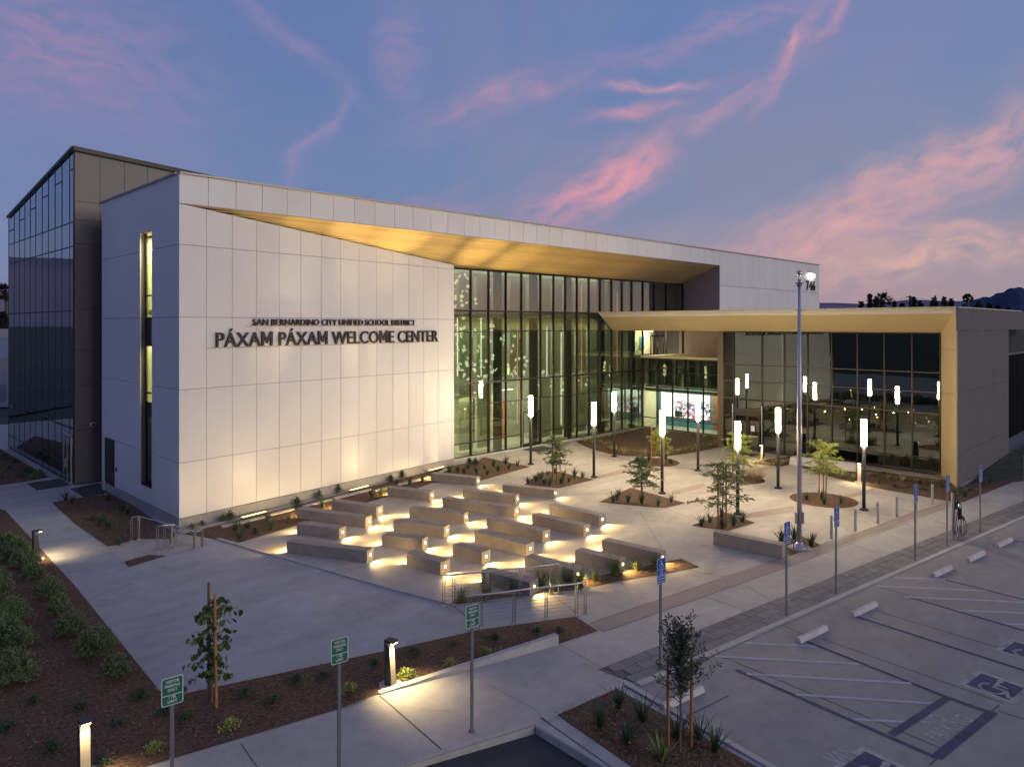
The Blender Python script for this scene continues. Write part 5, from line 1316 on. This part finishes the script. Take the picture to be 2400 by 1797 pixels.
FOUNT = clump_mesh('fountain_grass', 77, 420, .62, 1.3, .005, M['straw'], rad=.22, lean=(.3, 1.1), mats=[M['straw'], M['grass']], mix=.35)
SHR = [shrub_mesh('feathery_shrub', 90 + i, (.40, .55, .48, .60)[i], (.62, .75, .55, .8)[i], (150, 230, 170, 260)[i], M['shrub']) for i in range(4)]
GRN = [bush_mesh('low_groundcover', 110 + i, .27, .17, 240, [M['leafy'], M['bloom']], .06, .014) for i in range(3)]
GRD = [bush_mesh('dark_groundcover', 120 + i, .25, .15, 200, [M['leafd'], M['bloom']], .055, .014) for i in range(3)]
ROS = [bush_mesh('rose_bush', 130 + i, .34, .42, 330, [M['leafd'], M['bloom']], .055, .02, 9) for i in range(3)]
GRB = [bush_mesh('small_green_plant', 140 + i, .22, .22, 200, [M['grass'], M['bloom']], .06, .014) for i in range(3)]
ORD = ['first', 'second', 'third', 'fourth', 'fifth', 'sixth', 'seventh', 'eighth', 'ninth', 'tenth', 'eleventh', 'twelfth', 'thirteenth', 'fourteenth', 'fifteenth', 'sixteenth', 'seventeenth', 'eighteenth', 'nineteenth', 'twentieth', 'twenty-first', 'twenty-second', 'twenty-third', 'twenty-fourth', 'twenty-fifth', 'twenty-sixth', 'twenty-seventh']
rp = random.Random(3)
def plant(name, meshes, pts, what, where, grp, cat='plant', sc=(.85, 1.15), z=.01):
    pts = sorted(pts)
    for i, p in enumerate(pts):
        g = G(*p); o = bpy.data.objects.new(name, meshes[rp.randrange(len(meshes))] if isinstance(meshes, list) else meshes); COL.objects.link(o)
        s = rp.uniform(*sc); o.scale = (s, s, s * rp.uniform(.9, 1.1)); o.rotation_euler = (0, 0, rp.uniform(0, 6.28)); o.location = (g[0], g[1], z)
        pos = (ORD[i] + ' from the left ') if len(pts) > 1 else ''
        tag(o, ('%s, %s%s' % (what, pos, where)).replace('  ', ' '), cat, grp if len(pts) > 1 else None)
plant('strap_leaf_plant', STRAP, [(551, 1242), (562, 1263), (580, 1240), (600, 1250), (628, 1222), (634, 1242), (678, 1224), (757, 1190), (871, 1166), (893, 1160), (930, 1137), (960, 1137), (990, 1129)], 'dark strappy plant', 'in the bed along the long white wall', 'strappy plants in the wall bed')
plant('strap_leaf_plant', STRAP, [(1072, 1106), (1053, 1107), (1096, 1099), (1116, 1109), (1135, 1100), (1142, 1114), (1167, 1105), (1186, 1088), (1192, 1100), (1213, 1092), (1157, 1094), (1088, 1110)], 'dark strappy plant', 'in the pointed bed by the glass doors', 'strappy plants in the pointed bed')
plant('rose_bush', ROS, [(540, 1219), (696, 1185), (748, 1169), (793, 1155), (916, 1128), (943, 1120), (985, 1107), (1048, 1091), (1115, 1090), (1100, 1087)], 'rose bush with small white flowers', 'at the white wall foot', 'rose bushes by the white wall')
plant('small_shrub', GRB, [(474, 1233), (522, 1222), (637, 1187), (666, 1180), (818, 1140), (856, 1131), (885, 1124), (450, 1240)], 'small green shrub', 'close against the white wall plinth', 'small shrubs by the plinth')
plant('strap_leaf_plant', STRAP, [(1237, 1133), (1256, 1129), (1265, 1124), (1275, 1136), (1284, 1115), (1289, 1138), (1301, 1109), (1316, 1133), (1321, 1119), (1333, 1130), (1347, 1118), (1365, 1120), (1270, 1120)], 'dark strappy plant', 'in the tree bed behind the benches', 'strappy plants in the tree bed')
plant('strap_leaf_plant', STRAP, [(1437, 1176), (1450, 1164), (1472, 1177), (1504, 1180), (1542, 1186), (1573, 1177), (1446, 1172)], 'dark strappy plant', 'around the single-staked tree', 'strappy plants in the single-stake bed')
plant('strap_leaf_plant', STRAP, [(1497, 1084), (1521, 1078), (1573, 1086), (1560, 1078)], 'dark strappy plant', 'in the smallest round bed', 'strappy plants in the small round bed')
plant('strap_leaf_plant', STRAP, [(1645, 1231), (1664, 1224), (1692, 1213), (1694, 1239), (1719, 1231), (1740, 1224)], 'dark strappy plant', 'around the spreading two-staked tree', 'strappy plants in the two-stake bed', sc=(.95, 1.25))
plant('strap_leaf_plant', STRAP, [(1890, 1172), (1932, 1183), (1971, 1180), (1925, 1168)], 'dark strappy plant', 'in the round bed right of the flagpole', 'strappy plants in the round bed')
plant('strap_leaf_plant', STRAP, [(1831, 1270), (1861, 1264), (1902, 1280)], 'dark strappy plant', 'around the flagpole base', 'strappy plants by the flagpole', sc=(1.1, 1.3))
plant('striped_plant', STRIPE, [(1813, 1090), (1833, 1088), (1786, 1087), (1845, 1084), (1822, 1084)], 'yellow striped plant', 'in the bed beside the wing doors', 'striped plants by the wing doors', sc=(.8, 1))
plant('striped_plant', STRIPE, [(1973, 1118), (1999, 1125), (1949, 1113), (1925, 1106), (1905, 1101), (2038, 1114), (2081, 1122), (2147, 1132), (2180, 1133), (2201, 1121), (2114, 1127)], 'pale striped plant', 'in the long bed before the wing glass', 'striped plants in the wing bed', sc=(.7, 1))
plant('dark_shrub', STRAP + GRD, [(2050, 1118), (2060, 1134), (2072, 1112), (2097, 1143), (2130, 1144), (2156, 1136), (2165, 1150), (2208, 1143), (2250, 1154), (2273, 1151), (2260, 1163), (2235, 1160), (2300, 1140), (2320, 1133)], 'dark low plant', 'in the long bed before the wing corner', 'dark plants in the wing bed', sc=(.8, 1.1))
plant('striped_plant', STRIPE, [(1387, 1040), (1404, 1036), (1370, 1035), (1416, 1043), (1432, 1053), (1448, 1058), (1462, 1062), (1492, 1063), (1513, 1064), (1550, 1067), (1566, 1067), (1576, 1064), (1590, 1060), (1607, 1057), (1621, 1055), (1634, 1050), (1650, 1048), (1665, 1045), (1679, 1041)], 'yellow striped plant', 'along the front of the big curved bed', 'striped plants of the curved bed front', sc=(.8, 1.05))
plant('striped_plant', STRIPE, [(1428, 1024), (1443, 1019), (1460, 1016), (1472, 1013), (1481, 1012), (1496, 1007), (1510, 1006), (1416, 1029), (1600, 1017), (1625, 1020), (1650, 1025), (1672, 1028), (1685, 1031)], 'striped plant', 'at the back of the curved bed under the glass', 'striped plants of the curved bed back', sc=(.7, .95))
plant('feathery_shrub', SHR, [(14, 1291), (39, 1310), (57, 1331), (80, 1356), (115, 1402), (138, 1441), (165, 1487), (225, 1538), (270, 1588), (7, 1503), (46, 1519), (34, 1598), (20, 1470), (-15, 1400), (-40, 1560)], 'green feathery shrub', 'in the dark mulch bed at lower left', 'feathery shrubs in the left bed', 'shrub', sc=(.85, 1.1))
plant('yellow_groundcover', GRN, [(360, 1760), (536, 1706), (815, 1622), (953, 1590), (1056, 1562), (1137, 1534)], 'yellow green low plant', 'at the sidewalk edge', 'low plants at the sidewalk edge')
plant('dark_groundcover', GRD, [(1062, 1515), (1159, 1499), (969, 1537), (878, 1559), (1259, 1484), (1312, 1484), (693, 1600), (574, 1633), (327, 1633), (384, 1676), (760, 1590), (78, 1647), (188, 1662), (277, 1701), (16, 1709), (332, 1639), (120, 1760), (240, 1790), (430, 1690), (640, 1650)], 'dark low plant', 'in the shaded mulch of the front bed', 'dark low plants in the front bed')
plant('strap_leaf_plant', STRAP + GRD, [(154, 1172), (170, 1179), (254, 1175), (286, 1197), (236, 1231), (217, 1219), (254, 1241), (279, 1277), (242, 1222), (300, 1205)], 'dark plant', 'in the bed between walkway and side wall', 'plants in the side bed')
plant('dark_shrub', GRD + GRB, [(22, 1100), (50, 1119), (80, 1123), (10, 1076), (35, 1085), (60, 1108), (95, 1118), (5, 1120)], 'dark leafy plant', 'under the office glass at far left', 'dark plants under the office glass', sc=(1.2, 1.8))
plant('yucca', YUC, [(1449, 1660), (1406, 1706), (1507, 1693), (1469, 1746), (1585, 1733), (1676, 1764), (1640, 1735)], 'spiky dark yucca', 'in the kerbed island at the bottom', 'yuccas in the kerb island', sc=(.9, 1.15), z=.03)
plant('yucca', YUCY, [(1552, 1788)], 'bright yellow green yucca at the foot of the olive tree stakes', 'at the bottom', None, z=.03)
plant('grass_clump', MUH, [(1396, 1361), (1441, 1348), (1494, 1336), (1539, 1329), (1327, 1362), (1203, 1387), (1080, 1409), (1140, 1399), (1270, 1376), (1360, 1372), (1300, 1385)], 'fine green grass clump', 'among the bench ends by the handrails', 'grass clumps at the bench ends', 'grass', sc=(.9, 1.2))
plant('fountain_grass', FOUNT, [(1770, 1128)], 'tan feathery grass mound spilling over the round bed', 'behind the lamp', None, 'grass', sc=(1.2, 1.3))
plant('fountain_grass', MUH[0], [(1738, 1118)], 'green grass tuft behind the lamp', 'beside the tan grass mound', None, 'grass', sc=(1.1, 1.2))

# ------------------------------------------------------------------ trees
def tree(label, base, h, cr, kind, stakes, seed, name, crown_z0=.35, group=None, z0=.01):
    rd = random.Random(seed); g = G(*base); t = thing(name, label, 'tree', (g[0], g[1], z0), 0, group)
    tr = MB(); pts = [Vector((0, 0, 0))]
    for i in range(1, 8):
        f = i / 7; pts.append(Vector((rd.uniform(-.05, .05) * f, rd.uniform(-.05, .05) * f, h * .93 * f)))
    tr.tube(pts, [.026 * (1 - .8 * i / 7) + .004 for i in range(8)], 7)
    cw = MB(); 
    lm = {'feather': 'leaff', 'bright': 'leafy', 'olive': 'leafo', 'heart': 'leafr'}[kind]
    nb = {'feather': 34, 'bright': 34, 'olive': 66, 'heart': 40}[kind]
    for k in range(nb):
        f = crown_z0 + (1 - crown_z0) * (k + .5) / nb; i = min(6, int(f * 7)); p = pts[i].lerp(pts[i + 1], f * 7 - i)
        a = k * 2.4 + rd.uniform(-.4, .4)
        if kind in ('feather', 'bright'):
            L_ = cr * (1.15 - .75 * abs((f - crown_z0) / (1 - crown_z0) - .35)) * rd.uniform(.5, 1.2); up = rd.uniform(-.05, .5)
        elif kind == 'olive': L_ = cr * (1.25 - .75 * (f - crown_z0) / (1 - crown_z0)) * rd.uniform(.5, 1.05); up = rd.uniform(1.0, 2.1)
        else: L_ = cr * rd.uniform(.5, 1.15); up = rd.uniform(-.1, .5)
        d = Vector((math.cos(a), math.sin(a), up)).normalized(); n = 9; tw = [p]
        for j in range(1, n + 1):
            d = (d + Vector((rd.uniform(-.16, .16), rd.uniform(-.16, .16), rd.uniform(-.14, .05)))).normalized(); tw.append(tw[-1] + d * L_ / n)
        tr.tube(tw, [.009 * (1 - .8 * j / n) + .0015 for j in range(n + 1)], 4, cap=False)
        for j in range(1, n + 1):
            if kind in ('feather', 'bright'):
                for q in range(3):
                    dd = (d * .5 + Vector((rd.uniform(-1, 1), rd.uniform(-1, 1), rd.uniform(-.7, .6)))).normalized(); st = tw[j]
                    LL = rd.uniform(.10, .22)
                    side = dd.cross(Vector((0, 0, 1))); side = side.normalized() if side.length > .01 else Vector((1, 0, 0))
                    for e in range(6):
                        pp = st + dd * LL * e / 6
                        for sg in (-1, 1): leafquad(cw, pp, dd * .5 + side * sg, .075, .013, rd)
            elif kind == 'olive':
                for q in range(4): leafquad(cw, tw[j] + Vector((rd.uniform(-.04, .04),) * 3), (rd.uniform(-1, 1), rd.uniform(-1, 1), rd.uniform(-.2, 1.2)), rd.uniform(.07, .11), .018, rd)
            else:
                if rd.random() < .75:
                    c = tw[j] + Vector((rd.uniform(-.05, .05), rd.uniform(-.05, .05), rd.uniform(-.07, 0))); nv = Vector((rd.uniform(-1, 1), rd.uniform(-1, 1), rd.uniform(-.2, .7))).normalized()
                    a1 = nv.cross(Vector((0, 0, 1))).normalized(); a2 = nv.cross(a1); r = rd.uniform(.05, .08)
                    sh = [(0, -1.25), (.75, -.5), (1, .3), (.55, .85), (0, .55), (-.55, .85), (-1, .3), (-.75, -.5)]
                    cw.add([c - nv * .008] + [c + a1 * x * r - a2 * y * r for x, y in sh], [(0, i + 1, (i + 1) % 8 + 1) for i in range(8)])
    tr.build('trunk', M['bark'], t); cw.build('crown', M[lm], t)
    for i, (b, top, mm) in enumerate(stakes):
        gb = Vector(G(*b)) - Vector(g); zt = H - (top[1] - HY) / (b[1] - HY) * H
        gt = gb + Vector((rd.uniform(-.03, .03), rd.uniform(-.03, .03)))
        MB().tube([(gb.x, gb.y, -.02), (gt.x, gt.y, zt)], [.034, .030], 9).build('stake', M[mm], t)
        for zz in (zt * .55, zt * .85):
            MB().tube([(gb.x, gb.y, zz), (gb.x * .5, gb.y * .5, zz + .03), (0, 0, zz)], .007, 5).build('tie', M['rubber'], t)
    return t
tree('young tree with heart shaped leaves between two wooden stakes in the front bed', (496, 1645), 2.5, .60, 'heart', [((489, 1643), (479, 1366), 'stake2'), ((507, 1658), (497, 1393), 'stake')], 5, 'young_tree', .22)
tree('small leafy olive-like tree with two thick stakes in the kerb island', (1594, 1765), 2.6, .9, 'olive', [((1566, 1748), (1562, 1540), 'stake'), ((1620, 1753), (1636, 1530), 'stake')], 23, 'island_tree', .42, z0=.03)
FG = 'young feathery plaza trees'
tree('feathery young tree with two stakes in the bed behind the rear benches', (1304, 1128), 2.6, .85, 'feather', [((1295, 1126), (1294, 1025), 'stake'), ((1313, 1121), (1316, 1024), 'stake')], 11, 'plaza_tree', .35, FG)
tree('feathery young tree with one stake in the diamond bed', (1505, 1178), 2.35, .85, 'feather', [((1503, 1174), (1503, 1056), 'stake')], 12, 'plaza_tree', .35, FG)
tree('feathery spreading tree with two stakes in front of a lit lamp', (1694, 1237), 3.0, 1.15, 'feather', [((1683, 1238), (1682, 1092), 'stake'), ((1702, 1236), (1703, 1088), 'stake')], 13, 'plaza_tree', .3, FG)
tree('yellowish small tree beside the lamp in the small round bed', (1545, 1086), 2.3, .7, 'bright', [((1527, 1086), (1527, 996), 'stake'), ((1556, 1088), (1556, 1030), 'stake')], 14, 'plaza_tree', .3, FG)
tree('yellow green tree behind the middle lamp near the wing doors', (1733, 1120), 2.6, .95, 'bright', [((1717, 1116), (1718, 1014), 'stake')], 15, 'plaza_tree', .3, FG)
tree('bright green topped tree with two stakes right of the flagpole', (1930, 1172), 3.0, .8, 'bright', [((1920, 1170), (1920, 1060), 'stake'), ((1936, 1166), (1942, 1050), 'stake')], 16, 'plaza_tree', .45, FG)

# ------------------------------------------------------------------ far background
def dirpt(px, dist, z=0):
    a = (px - CX) / F; return Vector(((fx + a * rx) * dist, (fy + a * ry) * dist, z))
def zat(py, dist): return H - (py - HY) / F * dist
def blobtree(px, pyt, w, dist, label, seed, kind='round'):
    rd = random.Random(seed); p = dirpt(px, dist); zt = zat(pyt, dist); W = w / F * dist / 2
    t = thing('distant_tree', label, 'tree', tuple(p)); cw = MB(); h0 = 1.5
    for k in range(1100):
        f = rd.random(); z = h0 + (zt - h0) * f
        r = W * (math.sqrt(max(0, 1 - f ** 3)) if kind == 'round' else (1 - f) ** .8 + .06) * math.sqrt(rd.random()) * (1 + .25 * math.sin(5 * f * 3 + seed))
        a = rd.uniform(0, 6.28); s = rd.uniform(.25, .6)
        leafquad(cw, (r * math.cos(a), r * math.sin(a), z), (rd.uniform(-1, 1), rd.uniform(-1, 1), rd.uniform(-.6, 1)), s * 1.3, s * .5, rd)
    MB().tube([(0, 0, 0), (0, 0, zt * .6)], [.25, .12], 7).build('trunk', M['bark'], t); cw.build('crown', M['sil'], t)
for i, (px, py, w, kd, lb) in enumerate([(2018, 708, 12, 'cone', 'small dark conical tree leftmost above the wing roof'), (2039, 692, 20, 'cone', 'tall dark pointed conifer left of the fan palm'), (2052, 702, 12, 'round', 'low dark tree touching the fan palm'),
        (2068, 708, 18, 'round', 'dark bushy tree under the fan palm'), (2096, 708, 11, 'cone', 'small pointed dark tree right of the fan palm'), (2115, 713, 14, 'round', 'low dark tree left of the utility pole'),
        (2142, 700, 20, 'round', 'dark tree just right of the utility pole'), (2157, 708, 18, 'round', 'lower dark tree second right of the utility pole'), (2190, 697, 24, 'round', 'dark tree with notched top midway above the roof'),
        (2213, 697, 24, 'round', 'broad dark tree in the middle of the group'), (2230, 702, 12, 'cone', 'narrow dark tree right of the broad one'), (2293, 711, 26, 'round', 'low wide dark tree right of the wing corner'),
        (2318, 713, 18, 'round', 'low dark tree before the mountain foot'), (2338, 716, 18, 'round', 'small round tree before the mountain foot'), (2362, 722, 10, 'round', 'smallest dark tree at far right'),
        (8, 735, 30, 'round', 'dark tree at the left edge beyond the office block')]):
    blobtree(px, py, w, 150 + 10 * (i % 5) if px > 100 else 110, lb, i, kd)
def palm(px, pyt, w, dist, lb, seed, fan=True):
    rd = random.Random(seed); p = dirpt(px, dist); zt = zat(pyt, dist); t = thing('palm_tree', lb, 'palm tree', tuple(p)); R_ = w / F * dist / 2 * 1.25
    MB().tube([(0, 0, 0), (.2, 0, zt * .5), (0, 0, zt - R_ * .9)], [.35, .28, .26], 8).build('trunk', M['bark'], t); cw = MB()
    for k in range(30):
        a = rd.uniform(0, 6.28); e = rd.uniform(-.7, 1.4); d = Vector((math.cos(a) * math.cos(e), math.sin(a) * math.cos(e), math.sin(e))); c = Vector((0, 0, zt - R_ * .9))
        L_ = R_ * rd.uniform(.8, 1.1); q = c + d * L_ * .45; side = d.cross(Vector((0, 0, 1))).normalized(); up = side.cross(d)
        for j in range(9):
            an = (j - 4) * .26; dd = d * math.cos(an) + (side if k % 2 else (side + up).normalized()) * math.sin(an)
            leafquad(cw, q, dd - Vector((0, 0, .12)), L_ * .55, .09, rd)
        cw.tube([c, q], .05, 4)
    cw.build('fronds', M['sil'], t)
palm(2069, 683, 38, 150, 'fan palm silhouette above the wing roof', 3)
palm(2268, 688, 22, 150, 'shaggy tall palm right of the wing corner', 4)
palm(14, 660, 46, 120, 'palm tree at the left edge of the photograph', 6)
# utility pole with wires
p = dirpt(2133, 140); t = thing('utility_pole', 'dark wooden utility pole with crossarms above the roof', 'utility pole', tuple(p), YAW - R(90))
zt = zat(693, 140); MB().tube([(0, 0, 0), (0, 0, zt)], [.24, .2], 8).build('pole', M['sil'], t)
for z, l in ((zt - .25, .75), (zt - 1.5, .55)): MB().box(-l, l, -.06, .06, z - .08, z + .08).build('crossarm', M['sil'], t)
def wire(a, b, sag, lb):
    pts = [a.lerp(b, k / 14) - Vector((0, 0, sag * 4 * (k / 14) * (1 - k / 14))) for k in range(15)]
    tag(MB().tube(pts, .022, 4).build('power_line', M['sil']), lb, 'power line')
top = Vector((p.x, p.y, zt - .2))
wire(top, dirpt(2480, 130, zat(700, 130)), 1.2, 'power line running right from the utility pole'); wire(top, dirpt(1900, 170, zat(708, 170)), 1.0, 'power line running left from the utility pole')
# mountains round the horizon
def ridge(nm, d0, prof, m, depth=900):
    """prof: list of (azimuth degrees from camera axis, height m); real ridge with a back slope"""
    mb = MB(); vs = []; rd = random.Random(len(prof))
    N = 150; az0, az1 = prof[0][0], prof[-1][0]
    def hh(a):
        for (a0, h0), (a1, h1) in zip(prof[:-1], prof[1:]):
            if a0 <= a <= a1: f = (a - a0) / (a1 - a0); f = f * f * (3 - 2 * f); return h0 + (h1 - h0) * f
        return 0
    rows = [(-.5, 0), (-.25, .38), (-.1, .75), (0, 1), (.3, .7), (1, 0)]
    for i in range(N + 1):
        a = az0 + (az1 - az0) * i / N; h = hh(a) * (1 + .03 * math.sin(a * 3.1) + .02 * math.sin(a * 9.7)); an = YAW - R(a)
        for o, k in rows:
            dd = d0 + o * depth + (35 * math.sin(a * 2.3 + o * 9)); vs.append((math.cos(an) * dd, math.sin(an) * dd, -20 + (h + 20) * k * (1 + (.06 * math.sin(a * 5 + o * 20) if 0 < k < 1 else 0))))
    n = len(rows); fs = []
    for i in range(N):
        for j in range(n - 1):
            q = i * n + j; fs.append((q, q + n, q + n + 1, q + 1))
    mb.add(vs, fs); o = mb.build(nm, m, None, True); o['kind'] = 'structure'
def elh(py, d): return zat(py, d * 1.0)
az = lambda px: math.degrees(math.atan((px - CX) / F))
dd = 4500
def hgt(px, py, d): return H - (py - HY) / math.hypot(F, px - CX) * d
ridge('mountains', dd, [(-180, 150), (-120, 330), (-80, 260), (-50, 380), (-35, 240), (az(0), hgt(0, 740, dd)), (az(500), 40), (az(1800), hgt(1800, 716, dd)), (az(1920), hgt(1920, 706, dd)), (az(2010), hgt(2010, 715, dd)), (az(2120), hgt(2120, 703, dd)), (az(2180), hgt(2180, 716, dd)), (az(2250), hgt(2250, 704, dd)), (az(2300), hgt(2300, 703, dd)), (45, 90), (70, 60), (130, 25), (160, 40), (180, 150)], M['hill2'])
dd = 3000
ridge('mountain', dd, [(az(2215), -10), (az(2262), hgt(2262, 709, dd)), (az(2310), hgt(2310, 697, dd)), (az(2345), hgt(2345, 683, dd)), (az(2375), hgt(2375, 677, dd)), (az(2420), hgt(2420, 678, dd)), (az(2600), hgt(2600, 650, dd)), (50, 130), (60, 20)], M['hill'], 700)
# stepped pale building at the left edge
p = dirpt(-40, 75); t = thing('neighbour_building', 'pale low building with flat grey roof at the left edge', 'building', tuple(p), YAW - R(90))
z1 = zat(772, 75)
MB().box(-7, 2.55, 0, 9, 0, zat(868, 75)).build('lower_wall', M['housew'], t); MB().box(-7, 2.6, .3, 9, zat(868, 75), zat(838, 75)).build('parapet', M['housew'], t)
MB().add([(-7, .3, zat(838, 75)), (2.6, .3, zat(838, 75)), (2.6, 7, zat(795, 75)), (-7, 7, zat(795, 75))], [(0, 1, 2, 3)]).build('roof', M['roofg'], t)
MB().box(-7, 2.6, 7, 12, 0, z1).build('upper_wall', M['housew'], t)
MB().box(.6, 2.4, -.06, .05, .6, 2.4).build('garage_shutter', M['roofg'], t)
for k in range(7): boxpart('shutter_slat', M['coping'], t, (1.5, -.08, .75 + k * .26), (1.8, .03, .03))
sheet('road', [tuple(dirpt(-900, 70).xy), tuple(dirpt(60, 70).xy), tuple(dirpt(60, 62).xy), tuple(dirpt(-900, 62).xy)], .01, M['asphalt'])
# seating inside the first bay
def lounge_chair(x, y, rz, m, lb):
    t = thing('lounge_chair', lb, 'chair', (x, y, .08), rz, 'chairs inside the glass hall')
    mb = MB(); mb.slab([(-.25, -.24, .42), (.25, -.24, .42), (.27, .22, .42), (-.27, .22, .42)], (0, 0, .05)); mb.build('seat', M[m], t)
    mb = MB(); mb.slab([(-.27, .2, .42), (.27, .2, .42), (.30, .36, .85), (-.30, .36, .85)], (0, .04, 0)); mb.slab([(-.27, -.1, .44), (-.27, .22, .44), (-.33, .3, .7), (-.33, -.05, .62)], (-.03, 0, 0)); mb.slab([(.27, -.1, .44), (.27, .22, .44), (.33, .3, .7), (.33, -.05, .62)], (.03, 0, 0)); mb.build('backrest', M[m], t)
    for a in range(4): MB().tube([(0, 0, .42), (.3 * math.cos(a * 1.57 + .8), .3 * math.sin(a * 1.57 + .8), 0)], .014, 6).build('leg', M['galv'], t)
def round_table(x, y, lb, h=.72):
    t = thing('round_table', lb, 'table', (x, y, .08), 0, 'tables inside the glass hall'); MB().tube([(0, 0, h), (0, 0, h + .03)], .38, 24).build('table_top', M['table'], t); MB().tube([(0, 0, 0), (0, 0, .02), (0, 0, .03), (0, 0, h)], [.2, .2, .03, .03], 12).build('pedestal', M['galv'], t)
lounge_chair(30.55, 37.4, 2.0, 'chairb', 'blue lounge chair deeper inside the first glass bay'); lounge_chair(29.9, 37.6, 4.2, 'chairb', 'blue lounge chair half hidden by the white wall')
lounge_chair(30.2, 35.9, 1.2, 'chaird', 'dark lounge chair close to the first pane'); round_table(30.0, 36.9, 'pale round table between the blue chairs'); round_table(29.7, 35.6, 'low pale round table near the first pane', .5)
